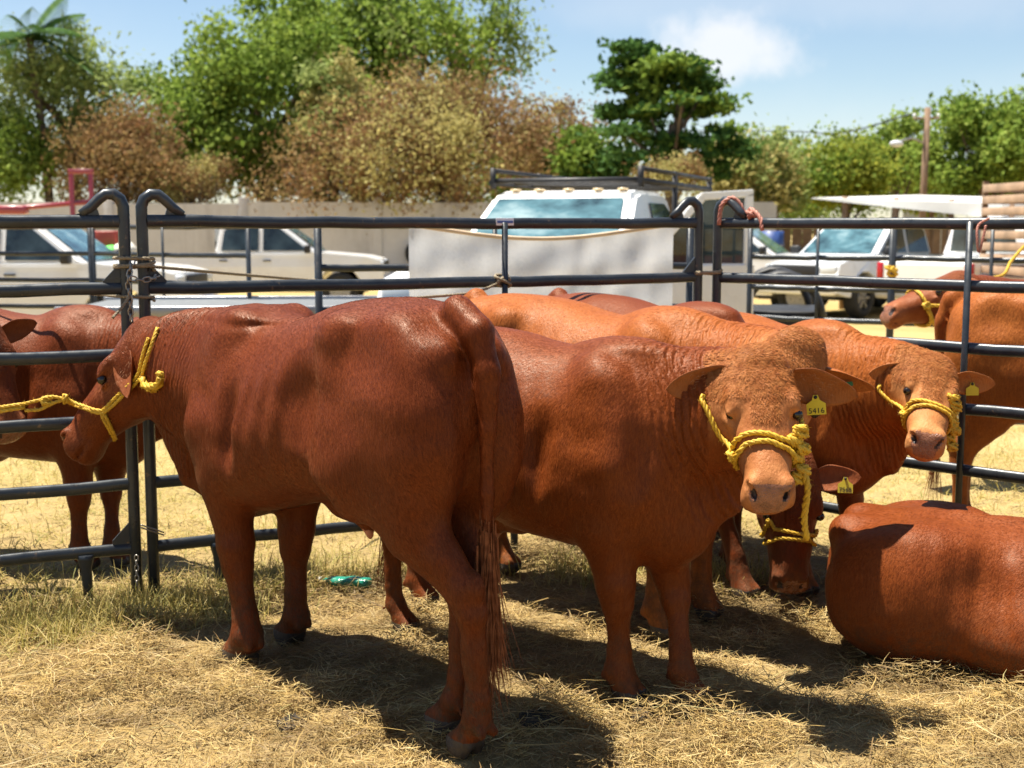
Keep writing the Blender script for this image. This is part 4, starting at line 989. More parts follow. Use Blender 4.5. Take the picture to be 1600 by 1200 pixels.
M_TAG = simple('tag_yellow', (.62, .50, .03), .38, var=.08); M_TAGG = simple('tag_green', (.02, .16, .10), .4); M_INK = simple('ink_black', (.012, .012, .012), .6)
def text_mesh(body, size):
    cu = bpy.data.curves.new('txt', 'FONT'); cu.body = body; cu.size = size; cu.align_x = 'CENTER'; cu.align_y = 'CENTER'; cu.extrude = .0003; cu.resolution_u = 3
    t = bpy.data.objects.new('txt', cu); COL.objects.link(t); bpy.context.view_layer.update(); me = bpy.data.meshes.new_from_object(t.evaluated_get(bpy.context.evaluated_depsgraph_get())); bpy.data.objects.remove(t); return me
P_OFF = {'B': .03, 'E': .02}
def ear_tag(key, ear, u, v, down, size, lines, mat=None, shape='tag', pt=None):
    c = COWS[key]; b0, ax, fc, L, Wd = c['ears'][ear]; sd = np.cross(ax, fc); Rw = c['Rw']; s = c['s']
    p = b0 + ax * u * L + sd * v * Wd + fc * P_OFF.get(key, .012); n = Rw @ fc; pw = c['W'](p)
    n = nrm(n * .5 + nrm(np.array([0, 0, CAM_H]) - pw) * .5 * np.array([1, 1, .3])); dn = nrm(np.array(down, float) - n * (np.array(down) @ n)); up = -dn; rt = np.cross(up, n)
    Mx = np.stack([rt, up, n], 1); a = size / 2
    if shape == 'tag': out = [(-a, -1.95 * a), (a, -1.95 * a), (a, -.75 * a), (.42 * a, -.35 * a), (.24 * a, .22 * a), (-.24 * a, .22 * a), (-.42 * a, -.35 * a), (-a, -.75 * a)]
    else: out = [(-1.2 * a, -.35 * a), (1.2 * a, -.5 * a), (1.3 * a, .2 * a), (-.9 * a, .45 * a)]
    mb = MB(); mb.prism(out, -.0012, .0012, xf=lambda q: (q[0], q[2], -q[1])); V = [pw + Mx @ np.array(q) for q in mb.v]
    inv = lambda q: Rw.T @ (np.asarray(q) - np.array(c['o'].location))
    m2 = MB(); m2.v = [tuple(inv(q)) for q in V]; m2.f = mb.f; m2.sm = mb.sm; o = m2.build('ear_tag', mat or M_TAG, c['o'])
    MB().sphere(inv(pw + Mx @ np.array([0, 0, .003])), .006, 10, 6).build('tag_stud', M_INK, o)
    for body, y, sz in lines:
        me = text_mesh(body, sz); co = np.array([v_.co for v_ in me.vertices]); W_ = np.array([inv(pw + Mx @ (np.array([q[0], q[1] + y, q[2] + .002]))) for q in co])
        for v_, q in zip(me.vertices, W_): v_.co = q
        me.materials.clear(); me.materials.append(M_INK); t = bpy.data.objects.new('tag_number', me); link(t, o)
    return o
ear_tag('B', 'earl', .40, .35, (.10, 0, -1), .062, [('5416', -.047, .026)])
ear_tag('E', 'earl', .62, .1, (0, 0, -1), .062, [('7568', -.047, .026)])
ear_tag('D', 'earl', .42, .0, (.05, 0, -1), .050, [])
ear_tag('C', 'earl', .45, .1, (.3, 0, -1), .05, [], M_TAGG, 'band')

# chain and ropes where the left and middle panels meet
M_CHAIN = simple('chain_steel', (.32, .29, .25), .42, .8, var=.3, scale=30)
def chain(label, path, size=.034, wire=.0036):
    P = resample(path, size * .72); o = empty('chain', P[0]); tag(o, label, 'chain', 'chains on the rails'); me = None
    for i in range(len(P) - 1):
        d = nrm(P[i + 1] - P[i]); a = np.array([0, 0, 1.]) if abs(d[2]) < .8 else np.array([1., 0, 0]); n = nrm(np.cross(d, a)); n = n if i % 2 else np.cross(d, n)
        if me is None:
            mb = MB(); t = np.linspace(0, 2 * math.pi, 17); mb.tube([(.5 * size * (math.cos(x) * .62 + .38 * np.sign(math.cos(x)) * min(1, abs(math.cos(x)) * 3)), .30 * size * math.sin(x), 0) for x in t], wire, 6, False); l = mb.build('link', M_CHAIN, o); me = l.data
        else: l = bpy.data.objects.new('link', me); link(l, o)
        Mx = Matrix(np.stack([d, n, np.cross(d, n)], 1).tolist()).to_4x4(); Mx.translation = Vector((P[i] + P[i + 1]) / 2 - P[0]); l.matrix_local = Mx
    return o
zc = lambda py: at(205, py, 5.4)[2]
chain('steel chain knotted round the joined posts and hanging over the tall bull\'s head', curve([at(208, 405, 5.46), at(203, 425, 5.43), at(200, 440, 5.43), at(202, 458, 5.43), at(204, 480, 5.43), at(205, 502, 5.43)], 8))
chain('short steel chain drawn round the two joined posts', curve([at(203, 434, 5.42), at(220, 438, 5.45), at(238, 435, 5.47), at(246, 431, 5.55)], 8))
chain('thin chain hanging beside the foot of the joined posts', curve([at(213, 868, 5.46), at(214, 905, 5.45), at(213, 938, 5.45)], 8), .026, .003)
def ring_rope(name, label, c, rx, ry, z, r, turns, mat, tail=None, group='ropes tied to the rails', cat='rope'):
    t = np.linspace(0, turns * 6.283, turns * 20); pts = np.stack([c[0] + rx * np.cos(t), c[1] + ry * np.sin(t), z + .012 * np.sin(t * .5) + .016 * t / 6.283 - .02], 1)
    mb = rope(MB(), pts, r)
    if tail is not None: rope(mb, curve(tail, 14), r)
    return tag(mb.build(name, mat), label, cat, group)
cj = ((P_L1[0] + P_M0[0]) / 2, (P_L1[1] + P_M0[1]) / 2)
ring_rope('tie_rope', 'weathered rope wrapped high round the joined posts, running right', cj, .085, .055, at(225, 415, 5.5)[2], .008, 3, M_BROPE, [np.array([cj[0] + .08, cj[1] + .05, at(225, 418, 5.5)[2]]), at(400, 431, 6.4), at(600, 447, 7.4)])
ring_rope('tie_rope', 'weathered rope wrapped low round the joined posts, running left', cj, .080, .05, at(225, 463, 5.5)[2], .007, 1, M_BROPE, [np.array([cj[0] - .08, cj[1], at(225, 463, 5.5)[2]]), at(100, 455, 5.9), at(-30, 447, 6.2)])
tag(rope(MB(), curve([at(203, 462, 5.43), at(192, 478, 5.40), at(176, 497, 5.36)], 10), .007).build('tie_rope', M_BROPE), 'short rope from the chain down to the tall bull\'s poll', 'rope', 'ropes tied to the rails')
pm = lambda t, z: np.array([P_M0[0] + (P_M1[0] - P_M0[0]) * t, P_M0[1] + (P_M1[1] - P_M0[1]) * t, z])
q = pm(.60, RZ[4]); tag(rope(knot(MB(), q + np.array([0, -.02, 0]), .032, .008, 71, 3), curve([q + np.array([-.02, -.03, -.01]), q + np.array([-.15, -.2, -.05]), at(640, 467, 5.6), at(600, 480, 5.0)], 12), .007).build('tie_rope', M_BROPE), 'rope looped on the middle panel stile above the rump, running down left', 'rope', 'ropes tied to the rails')
q = np.array([P_R0[0] + .03, P_R0[1] - .04, 1.70]); mb = MB(); rope(mb, curve([q + np.array(v) for v in ((-.03, 0, -.05), (-.02, -.01, .05), (.03, -.02, .09), (.07, -.03, .06), (.10, -.04, .0), (.12, -.08, .03), (.16, -.14, -.02), (.165, -.16, -.08))], 8), .012); knot(mb, q + np.array([.12, -.10, .0]), .02, .010, 81, 3)
tag(mb.build('tie_rope', M_RROPE), 'faded red rope looped over the corner post of the right panel', 'rope', 'ropes tied to the rails')
q = at(1538, 352, 5.72); mb = MB(); rope(mb, curve([q + np.array(v) for v in ((.02, 0, .03), (-.03, -.01, .0), (-.04, -.03, -.06), (-.03, -.03, -.12), (-.015, -.03, -.06), (.0, -.02, 0))], 8), .006)
tag(mb.build('tie_rope', M_RROPE), 'thin red twine hanging from the top rail at the right', 'rope', 'ropes tied to the rails')
ring_rope('tie_rope', 'rope and latch tied between the middle panel and the corner post', ((P_M1[0] + P_R0[0]) / 2, P_M1[1]), .075, .05, 1.40, .008, 2, M_BROPE)
wl = MB(); wl.tube(curve([at(220, 820, 5.44), at(238, 826, 5.46), at(256, 832, 5.50)], 8), .0035, 6); wl.tube(curve([at(220, 824, 5.43), at(240, 831, 5.46), at(256, 836, 5.50)], 8), .0035, 6)
tag(wl.build('wire_tie', M_CHAIN), 'bright wire tie low on the two joined posts', 'wire')
ww = MB(); rope(ww, curve([at(1600, 385, 9.6), at(1580, 408, 9.2), at(1562, 432, 8.9), at(1490, 436, 8.6), at(1470, 446, 8.3)], 10), .012)
tag(ww.build('lead_rope', M_YROPE), 'yellow lead rope slanting down at the far right edge', 'rope', 'ropes tied to the rails')
ww = MB(); knot(ww, at(1393, 424, 11.3), .045, .014, 91, 4); tag(ww.build('lead_rope', M_YROPE), 'yellow rope knot on the thin far post before the silver pickup', 'rope', 'ropes tied to the rails')
print('rails', round(time.time() - T0, 1))
# ================================================================== VEHICLES
def paint(name, c):
    M = Mat(name, c, .28, 0, .5); M.b.inputs['Coat Weight'].default_value = .6; M.b.inputs['Coat Roughness'].default_value = .08
    d = M.rng(M.noise(1.6, 5, .65), .45, .75, 0, .35); M.set('Base Color', M.mix(d, c, tuple(x * y for x, y in zip(c, (.78, .70, .58))))); M.set('Roughness', M.rng(M.noise(4, 4), .3, .7, .22, .42)); return M.m
M_PWHITE = paint('white_paint', (.86, .86, .86)); M_PSILVER = paint('silver_paint', (.74, .77, .80)); M_PRED = paint('red_paint', (.32, .035, .045))
M_GLASS = Mat('car_glass', (.035, .055, .062), .04, 0, .7); M_GLASS.set('Base Color', M_GLASS.ramp(M_GLASS.noise(2.2, 4, .6), [(.35, (.012, .018, .02)), (.6, (.045, .07, .08)), (.75, (.12, .14, .14))])); M_GLASS = M_GLASS.m; M_WIND = Mat('windshield_glass', (.06, .13, .15), .05, 0, 1.0); M_WIND.set('Base Color', M_WIND.ramp(M_WIND.noise(1.3, 4, .6, stretch=(1, 1, 2.5)), [(.35, (.02, .045, .055)), (.52, (.08, .17, .20)), (.68, (.26, .36, .38))])); M_WIND = M_WIND.m
M_RUB = simple('tyre_rubber', (.022, .022, .022), .85, bump=.3, bscale=30); M_RIM = simple('wheel_rim', (.30, .30, .31), .35, .7); M_TRIM = simple('black_trim', (.018, .018, .02), .55)
M_LAMP = Mat('headlamp', (.65, .68, .70), .08, 0, .8).m; M_TAIL = Mat('tail_lamp', (.45, .012, .016), .12, 0, .6).m; M_AMBER = Mat('amber_lamp', (.80, .62, .36), .25).m; M_DECK = simple('grey_deck', (.13, .14, .15), .6)
def pickup(label, p, head, mat, k=1., open_door=False, name='pickup_truck', lamps=False):
    o = empty(name, (p[0], p[1], 0), math.atan2(head[1], head[0])); tag(o, label, 'pickup truck', 'vehicles parked beyond the pens'); S = lambda q: tuple(np.array(q) * k)
    def arch(cx, r=.47, n=8): return [(cx + r * math.cos(a), .40 + r * math.sin(a)) for a in np.linspace(0, math.pi, n)]
    prof = [(2.66, .48), (2.68, .80), (2.60, 1.02), (2.30, 1.09), (1.40, 1.17), (-.80, 1.15), (-.82, 1.13), (-2.62, 1.11), (-2.66, 1.05), (-2.66, .50), (-2.3, .42)] + arch(-1.60)[::-1] + [(-1.0, .40), (1.2, .40)] + arch(1.76)[::-1] + [(2.4, .42)]
    W = .93; body = MB().prism(prof, -W, W, xf=lambda q: S((q[0] * (1 - .02 * (abs(q[1]) > .9) * 0), q[1] * (1 - .04 * max(0, (q[2] - .85) / .3)), q[2]))).build('body', mat, o, bevel=.025 * k)
    tap = lambda q: S((q[0], q[1] * (1 - .17 * max(0, (q[2] - 1.14)) / .66), q[2]))
    MB().prism([(1.36, 1.14), (.52, 1.77), (.30, 1.82), (-.52, 1.82), (-.70, 1.76), (-.82, 1.14)], -.86, .86, xf=tap).build('cab', mat, o, bevel=.045 * k)
    def glass(nm, poly, sd):
        out = [(x, z) for x, z in poly]; f = lambda q: S((q[0], (sd * (.866 + .008) + (q[1])) * (1 - .17 * max(0, (q[2] - 1.14)) / .66), q[2])); g = MB().prism(out, -.004, .004, xf=f).build(nm, M_GLASS, o); return g
    for sd in (1, -1):
        if not (open_door and sd == 1): glass('side_window', [(1.12, 1.20), (.50, 1.68), (.18, 1.70), (.18, 1.20)], sd)
        glass('side_window', [(.09, 1.20), (.09, 1.70), (-.46, 1.70), (-.62, 1.62), (-.68, 1.20)], sd)
        for x0, x1 in ((1.22, .14), (.12, -.76)):
            if open_door and sd == 1 and x0 > 1: continue
            d = MB().prism([(x0, .52), (x0, 1.12), (x1, 1.12), (x1, .52)], sd * W * .998 - .007, sd * W * .998 + .007, xf=lambda q: S((q[0], q[1] * (1 - .04 * max(0, (q[2] - .85) / .3)), q[2]))).build('door', mat, o, bevel=.008)
            MB().box(S((x1 + .13, sd * (W + .005), 1.0)), S((.16, .035, .03)), None, .008).build('handle', M_TRIM, d)
        MB().box(S((1.12, sd * 1.03, 1.24)), S((.12, .20, .17)), None, .03).build('mirror', M_TRIM, o)
        MB().box(S((2.52, sd * .70, .90)), S((.30, .36, .19)), None, .04).build('headlight', M_LAMP, o)
        MB().box(S((-2.62, sd * .86, .90)), S((.12, .13, .34)), None, .02).build('tail_light', M_TAIL, o)
        for cx in (1.76, -1.60):
            w = empty('wheel', S((cx, sd * .80, .38))); w.parent = o
            t = np.linspace(0, 6.283, 25); V = []; pr = [(.22, -.12), (.34, -.13), (.38, -.08), (.38, .08), (.34, .13), (.22, .12)]
            for a in t[:-1]:
                for r_, y_ in pr: V.append(S((r_ * math.cos(a), y_, r_ * math.sin(a))))
            n = len(pr); Fs = [(i * n + j, ((i + 1) % 24) * n + j, ((i + 1) % 24) * n + (j + 1) % n, i * n + (j + 1) % n) for i in range(24) for j in range(n)]
            MB().add(V, Fs, True).build('tyre', M_RUB, w)
            rm = MB().tube([S((0, -.10, 0)), S((0, sd * .05, 0)), S((0, sd * .085, 0))], [.23 * k, .23 * k, .08 * k], 20)
            for a in np.linspace(0, 6.283, 7)[:-1]: rm.box(S((.14 * math.cos(a), sd * .09, .14 * math.sin(a))), S((.17, .03, .05)), np.array(Matrix.Rotation(-a, 3, 'Y')))
            rm.build('rim', M_RIM, w)
    # windscreen, rear glass, grille, bumpers, load bed
    q = lambda y, t: S((1.36 - .84 * t + .012, y * (1 - .17 * (.63 * t) / .66), 1.14 + .63 * t + .014)); MB().add([q(-.76, .07), q(.76, .07), q(.74, .93), q(-.74, .93)], [(0, 1, 2, 3)]).build('windshield', M_WIND, o)
    MB().add([S((-.845, y, z)) for y, z in ((-.66, 1.24), (.66, 1.24), (.6, 1.66), (-.6, 1.66))], [(0, 1, 2, 3)]).build('rear_window', M_GLASS, o)
    g = MB().box(S((2.66, 0, .88)), S((.06, 1.0, .22)), None, .02)
    g.build('grille', M_TRIM, o); MB().box(S((2.70, 0, .55)), S((.16, 1.80, .20)), None, .05).build('bumper', M_TRIM if k > 1.05 else mat, o); MB().box(S((-2.70, 0, .52)), S((.12, 1.78, .16)), None, .03).build('bumper', M_RIM, o)
    MB().box(S((-1.73, 0, 1.115)), S((1.70, 1.62, .012))).build('load_bed', M_DECK, o)
    MB().box(S((0, 0, .42)), S((4.6, 1.3, .16))).build('chassis', M_TRIM, o)
    if lamps:
        for y in (-.55, -.3, 0, .3, .55): MB().box(S((.34, y, 1.828)), S((.10, .085, .022)), None, .008).build('roof_lamp', M_AMBER, o)
    if open_door:
        a = R(62); hx, hy = 1.22, W; dr = lambda q: S((hx - (q[0]) * math.cos(a) - q[1] * math.sin(a) * 0, hy + q[0] * math.sin(a) + q[1] * math.cos(a) * .2, q[2])); d = empty('door', (0, 0, 0)); d.parent = o; d['label'] = 'front door standing open'
        def pl(poly, th): 
            nn = np.array([math.sin(a), math.cos(a), 0]); mb = MB()
            V = [np.array((hx - x * math.cos(a), hy + x * math.sin(a), z)) + nn * t for t in (-th, th) for x, z in poly]; n = len(poly)
            return mb.add([S(v) for v in V], [tuple(range(n)), tuple(n + i for i in reversed(range(n)))] + [(i, n + i, n + (i + 1) % n, (i + 1) % n) for i in range(n)])
        pl([(.02, .50), (.02, 1.14), (1.08, 1.14), (1.08, .50)], .045).build('door_panel', mat, d, bevel=.02)
        for poly in ([(.0, 1.12), (.08, 1.12), (.62, 1.70), (.58, 1.76)], [(.58, 1.70), (.58, 1.77), (1.06, 1.80), (1.06, 1.73)], [(.98, 1.12), (1.06, 1.12), (1.06, 1.78), (.98, 1.74)]): pl(poly, .035).build('window_frame', mat, d, bevel=.01)
        pl([(.09, 1.14), (.98, 1.14), (.98, 1.73), (.62, 1.70)], .004).build('door_glass', M_GLASS, d)
        pl([(.74, .98), (.74, 1.02), (.95, 1.02), (.95, .98)], .06).build('handle', M_TRIM, d)
    return o
pickup('white pickup parked side on before the concrete wall', at(408, 400, 27.5), (1, .03), M_PWHITE)
pickup('large white truck with black roof rack and open door behind the tarpaulin', at(905, 400, 14.6), (-.36, -.93), M_PWHITE, 1.13, True, lamps=True)
pickup('silver pickup facing left under the right rails', at(1362, 400, 25.6), (-.72, -.69), M_PSILVER)
pickup('white pickup showing its rear corner and red tail light at the right', at(1575, 400, 23.6), (.78, .62), M_PWHITE)
pickup('white car mostly hidden behind the open truck door', at(1118, 400, 25.5), (.93, -.36), M_PWHITE)
pickup('white pickup at the left edge with dark cab window', at(28, 400, 19.0), (1, -.04), M_PWHITE)
# roof rack of the large truck
rk = at(905, 400, 14.6); o = empty('roof_rack', (rk[0], rk[1], 0), math.atan2(-.93, -.36)); tag(o, 'black tubular rack over the large white truck', 'rack')
for y in (-.85, .85):
    MB().tube([(.55, y, 2.15), (-2.9, y, 2.15)], .035, 8).build('rack_rail', M_TRIM, o); MB().tube([(.45, y, 2.28), (-2.9, y, 2.28)], .025, 8).build('rack_rail', M_TRIM, o)
    for x in (.5, -1.0, -2.85): MB().tube([(x, y, 1.30 if x < 0 else 2.08), (x, y, 2.31)], .035, 8).build('rack_post', M_TRIM, o)
for x in (.5, -.1, -.7, -1.4, -2.1, -2.85): MB().tube([(x, -.85, 2.165), (x, .85, 2.165)], .028, 8).build('rack_bar', M_TRIM, o)
# flat trailer with black fenders beyond the middle rails
tp = at(430, 480, 11.8); o = empty('flat_trailer', (tp[0], tp[1], 0), R(4)); tag(o, 'low grey flat trailer behind the tall bull\'s back', 'trailer')
for i in range(9): MB().box((0, -.72 + i * .18, .93), (3.4, .165, .04), None, .006).build('deck_plank', M_DECK, o)
for y in (-.85, .85): MB().box((0, y, .93), (3.5, .07, .10), None, .01).build('side_rail', M_RIM, o)
for y in (-.86, .86):
    for x in (-.45, .45): MB().tube([(x, y - .1, .34), (x, y + .1, .34)], .34, 20).build('wheel', M_RUB, o)
MB().tube([(1.7, 0, .86), (2.6, 0, .72)], .05, 8).build('drawbar', M_RIM, o)
tp = at(1216, 440, 14.2); o = empty('utility_trailer', (tp[0], tp[1], 0), R(-8)); tag(o, 'black fendered trailer beside the open truck door', 'trailer')
MB().box((0, 0, .72), (.95, 1.3, .10), None, .02).build('frame', M_TRIM, o)
for y in (-.75, .75):
    MB().tube([(.42 * math.cos(a), y, .62 + .55 * math.sin(a)) for a in np.linspace(.1, 3.04, 12)], .13, 8, True, .35, up=(0, 1, 0)).build('fender', M_TRIM, o)
    MB().tube([(0, y - .11, .36), (0, y + .11, .36)], .36, 22).build('wheel', M_RUB, o)

# ================================================================== TARPAULIN, WALL, SHEDS, POLES
a_, b_ = at(640, 400, 8.55), at(1050, 400, 8.90); n_, m_ = 70, 34; V = []
for i in range(n_ + 1):
    for j in range(m_ + 1):
        u, v = i / n_, j / m_; top = 1.655 - .09 * math.sin(math.pi * min(1, u * 1.02)) ** 1.2; z = top + (.30 - top) * v
        wv = .006 * math.sin(u * 17 + v * 2.5 + 1.5 * math.sin(u * 5)) * (.3 + v) + .004 * math.sin(u * 41 + v * 9 + 2 * math.sin(u * 9)) + .005 * math.sin(v * 13 - u * 16 + 1.8 * math.sin(u * 12)) + .004 * math.sin(v * 27 + u * 19) + .008 * abs(math.sin(v * 3.2 + u * 9 + math.sin(u * 21))); p = a_ + (b_ - a_) * u; V.append((p[0], p[1] - .05 - wv, z))
Fq = [(i * (m_ + 1) + j, (i + 1) * (m_ + 1) + j, (i + 1) * (m_ + 1) + j + 1, i * (m_ + 1) + j + 1) for i in range(n_) for j in range(m_)]
M = Mat('white_tarp', (.68, .69, .71), .5, 0, .4); nz = M.noise(3.2, 6, .7); pz = M.n('ShaderNodeSeparateXYZ'); M.l(M.co('Object'), pz.inputs[0])
M.set('Base Color', M.mix(M.rng(M.noise(6, 6, .8), .52, .68, 0, .7), M.ramp(nz, [(.35, (.62, .66, .72)), (.6, (.80, .81, .83))]), (.42, .45, .50))); M.set('Normal', M.bump(M.noise(11, 6, .65), .55, .03))
t_ = M.n('ShaderNodeBsdfTranslucent'); t_.inputs[0].default_value = (.85, .86, .88, 1); mx = M.n('ShaderNodeMixShader'); mx.inputs[0].default_value = .45; M.l(M.b.outputs[0], mx.inputs[1]); M.l(t_.outputs[0], mx.inputs[2]); M.l(mx.outputs[0], M.nt.nodes['Material Output'].inputs[0])
tp = MB().add(V, Fq, True).build('tarpaulin', M.m); tag(tp, 'white tarpaulin hung on the rails below the large truck', 'tarpaulin')
M_HEM = simple('tan_hem', (.62, .46, .30), .6); hm = MB()
hm.tube([(V[i * (m_ + 1)][0], V[i * (m_ + 1)][1] - .012, V[i * (m_ + 1)][2]) for i in range(n_ + 1)], .013, 6, True, .5).build('hem', M_HEM, tp)

M = Mat('concrete_wall', (.45, .43, .41), .9, 0, .2); nz = M.noise(.5, 6, .7); st_ = M.noise(1.6, 5, .7, stretch=(1, 1, .12))
M.set('Base Color', M.mix(M.rng(st_, .5, .75, 0, .45), M.ramp(nz, [(.3, (.46, .45, .46)), (.7, (.62, .61, .62))]), (.19, .165, .15))); M.set('Normal', M.bump(M.noise(8, 5), .4, .03)); M_CONC = M.m
o = empty('concrete_wall', (-10, 38.5, 0)); tag(o, 'stained pale concrete wall under the trees', 'wall')
for i in range(10):
    x = -22 + i * 4.0; MB().box((x + 2, 0, 1.22), (3.74, .18, 2.44 + .05 * math.sin(i * 2.2))).build('wall_panel', M_CONC, o); MB().box((x, 0, 1.30), (.26, .28, 2.60), None, .01).build('pillar', M_CONC, o)
M_WOOD = simple('weathered_wood', (.21, .135, .085), .85, var=.3, scale=4, bump=.4, bscale=30)
o = empty('board_fence', (15, 41, 0)); tag(o, 'dark board fence behind the pickups at the right', 'fence')
for i in range(60): MB().box((-9 + i * .34, 0, .95 + .03 * math.sin(i * 1.7)), (.30, .04, 1.9)).build('board', M_WOOD, o)
# white canopy
M_ROOF = simple('white_roof_sheet', (.66, .65, .62), .55, var=.1, scale=2)
c0 = at(1268, 309, 27.0); c1 = at(1566, 318, 23.5); o = empty('canopy', (0, 0, 0)); tag(o, 'long low white roof canopy above the right pickups', 'canopy'); dv = nrm(c1 - c0); pr = np.array([-dv[1], dv[0], 0]); L = np.linalg.norm(c1 - c0)
n = 14; Vv = []
for i in range(n + 1):
    p = c0 + (c1 - c0) * i / n; Vv += [p, p + pr * 3.6 + np.array([0, 0, .12]), p + pr * 3.6 + np.array([0, 0, .02]), p + np.array([0, 0, -.02 - .26 * i / n])]
MB().add(Vv, [(4*i + j, 4*i + 4 + j, 4*i + 4 + (j + 1) % 4, 4*i + (j + 1) % 4) for i in range(n) for j in range(4)] + [(0, 1, 2, 3), (4*n, 4*n + 1, 4*n + 2, 4*n + 3)]).build('roof_sheet', M_ROOF, o)
for i in (2, 6, 10, 14):
    for w in (.3, 3.3):
        p = c0 + (c1 - c0) * i / n + pr * w; MB().tube([(p[0], p[1], -.05), (p[0], p[1], p[2] + .05)], .06, 8).build('post', M_WOOD, o)
# slatted cattle truck at the right edge
p = at(1640, 400, 20.5); o = empty('stake_truck', (p[0], p[1], 0), R(6)); tag(o, 'slatted wooden stake truck body cut by the right edge', 'truck', 'vehicles parked beyond the pens'); M_PLANK = simple('bare_plank', (.42, .29, .20), .8, var=.3, scale=3, bump=.3, bscale=20)
for sd in (-1.1, 1.1):
    for i in range(8): MB().box((1.2, sd, .98 + i * .19), (3.6, .035, .125), None, .006).build('slat', M_PLANK, o)
    for x in (-.55, .6, 1.8, 2.95): MB().box((x, sd * 1.045, 1.62), (.09, .05, 1.62)).build('stake', M_WOOD, o)
for i in range(8): MB().box((-.62, 0, .98 + i * .19), (.035, 2.16, .125), None, .006).build('slat', M_PLANK, o)
MB().box((1.2, 0, .82), (3.8, 2.3, .12)).build('deck', M_WOOD, o)
for x in (.1, 2.4):
    for sd in (-.9, .9): MB().tube([(x, sd - .13, .42), (x, sd + .13, .42)], .42, 20).build('wheel', M_RUB, o)
# red steel frame and beam at the left
p = at(128, 330, 24); o = empty('steel_frame', (p[0], p[1], 0)); tag(o, 'red steel portal frame standing before the wall at the left', 'steel frame')
z1 = at(128, 271, 24)[2]; 
for x in (-.17, .19): MB().box((x, 0, z1 / 2), (.08, .08, z1), None, .01).build('upright', M_PRED, o)
MB().box((.01, 0, z1 + .035), (.46, .09, .09), None, .01).build('crossbar', M_PRED, o)
z2 = at(60, 322, 24)[2]; MB().tube([(-2.2, 0, z2 - .06), (-1.1, 0, z2 - .03), (.2, 0, z2 + .08)], .045, 8).build('beam', M_PRED, o); MB().box((-1.35, -.02, z2 - .07), (.7, .25, .16), None, .04).build('beam_head', M_PRED, o)
p = at(168, 376, 21.5); o = MB().box((0, 0, 0), (.36, .30, .32), None, .02).build('crate', simple('red_plastic', (.34, .045, .03), .5), None, (p[0], p[1], p[2])); tag(o, 'red crate riding on the white pickup at the left', 'crate')
for nm, lb, px, py, r, c in (('sack', 'bright green sack beside the red crate', 170, 393, (.17, .2, .10), (.10, .55, .08)), ('sack', 'white sack right of the green sack on the pickup', 198, 391, (.19, .2, .13), (.62, .6, .54))):
    p = at(px, py, 21.2); mb = MB().sphere((0, 0, 0), r, 16, 10); rs = np.random.RandomState(int(px)); nzv = vnoise(np.array(mb.v) * 14, 3, 2); mb.v = [list(np.array(v) * (1 + .18 * q)) for v, q in zip(mb.v, nzv)]; tag(mb.build(nm, simple(lb[:12], c, .7), None, tuple(p)), lb, 'sack')
p = at(1206, 374, 31); o = empty('barrel', (p[0], p[1], 0)); tag(o, 'blue barrel between the white car and the silver pickup', 'barrel'); zb = p[2] - .45
MB().tube([(0, 0, zb), (0, 0, zb + .05), (0, 0, zb + .3), (0, 0, zb + .33), (0, 0, zb + .36), (0, 0, zb + .65)], [.27, .29, .29, .305, .29, .28], 20).build('drum', simple('blue_plastic', (.03, .07, .24), .5), o); MB().box((0, 0, zb / 2), (.7, .7, zb)).build('pallet', M_WOOD, o)
p = at(613, 402, 30); MB_t = MB(); t = np.linspace(0, 6.283, 25); MB_t.tube([(.30 * math.cos(a), 0, .30 * math.sin(a)) for a in t], .09, 8, False); tag(MB_t.build('spare_tyre', M_RUB, None, (p[0], 38.2, .95)), 'dark tyre leaning on the concrete wall right of the white pickup', 'tyre')
# house behind, pale shed, pole
o = empty('house', tuple(at(870, 350, 62)[:2]) + (0,)); tag(o, 'pink roofed house half hidden by the brown bushes', 'house'); M_PINK2 = simple('pink_roof', (.48, .27, .24), .8); M_HW = simple('house_wall', (.6, .55, .5), .85)
MB().box((0, 0, 1.6), (5, 4, 3.2)).build('wall', M_HW, o); MB().prism([(-2.9, 3.15), (2.9, 3.15), (1.6, 5.0), (-1.6, 5.0)], -2.4, 2.4).build('roof', M_PINK2, o)
for x in (-1.4, 1.2):
    w = MB().box((x, -2.01, 1.8), (.9, .06, .9)).build('window', M_GLASS, o); MB().box((x, -2.03, 1.32), (1.05, .12, .08)).build('sill', M_HW, w)
o = empty('shed', tuple(at(1450, 330, 52)[:2]) + (0,)); tag(o, 'pale corrugated shed behind the wooden pole', 'shed'); M_TIN = simple('pale_tin', (.58, .61, .64), .5, var=.08)
for i in range(14): MB().box((-.97 + i * .15, 0, 1.85), (.125, .10 + .04 * (i % 2), 3.7)).build('sheet', M_TIN, o)
MB().box((0, 1.3, 3.76), (2.4, 3.0, .08)).build('roof', M_TIN, o)
pp = at(1443, 300, 36); o = empty('utility_pole', (pp[0], pp[1], 0)); tag(o, 'wooden utility pole with lamp arm and insulators', 'pole'); zt = at(1443, 168, 36)[2]
MB().tube([(0, 0, -.1), (0, 0, zt / 2), (.03, 0, zt)], [.11, .10, .085], 10).build('pole', M_WOOD, o)
MB().tube([(-.36, 0, zt - .30), (.36, 0, zt - .28)], .03, 6).build('crossarm', M_WOOD, o)
for x in (-.33, .33): MB().tube([(x, 0, zt - .30), (x, 0, zt - .16)], .04, 8).build('insulator', M_TIN, o)
MB().tube(curve([(0, 0, zt - 1.0), (-.4, -.1, zt - .85), (-.8, -.2, zt - .95)], 8), .03, 6).build('lamp_arm', M_RIM, o); MB().sphere((-.86, -.2, zt - 1.0), (.2, .12, .10), 10, 6).build('lamp_head', M_TIN, o)
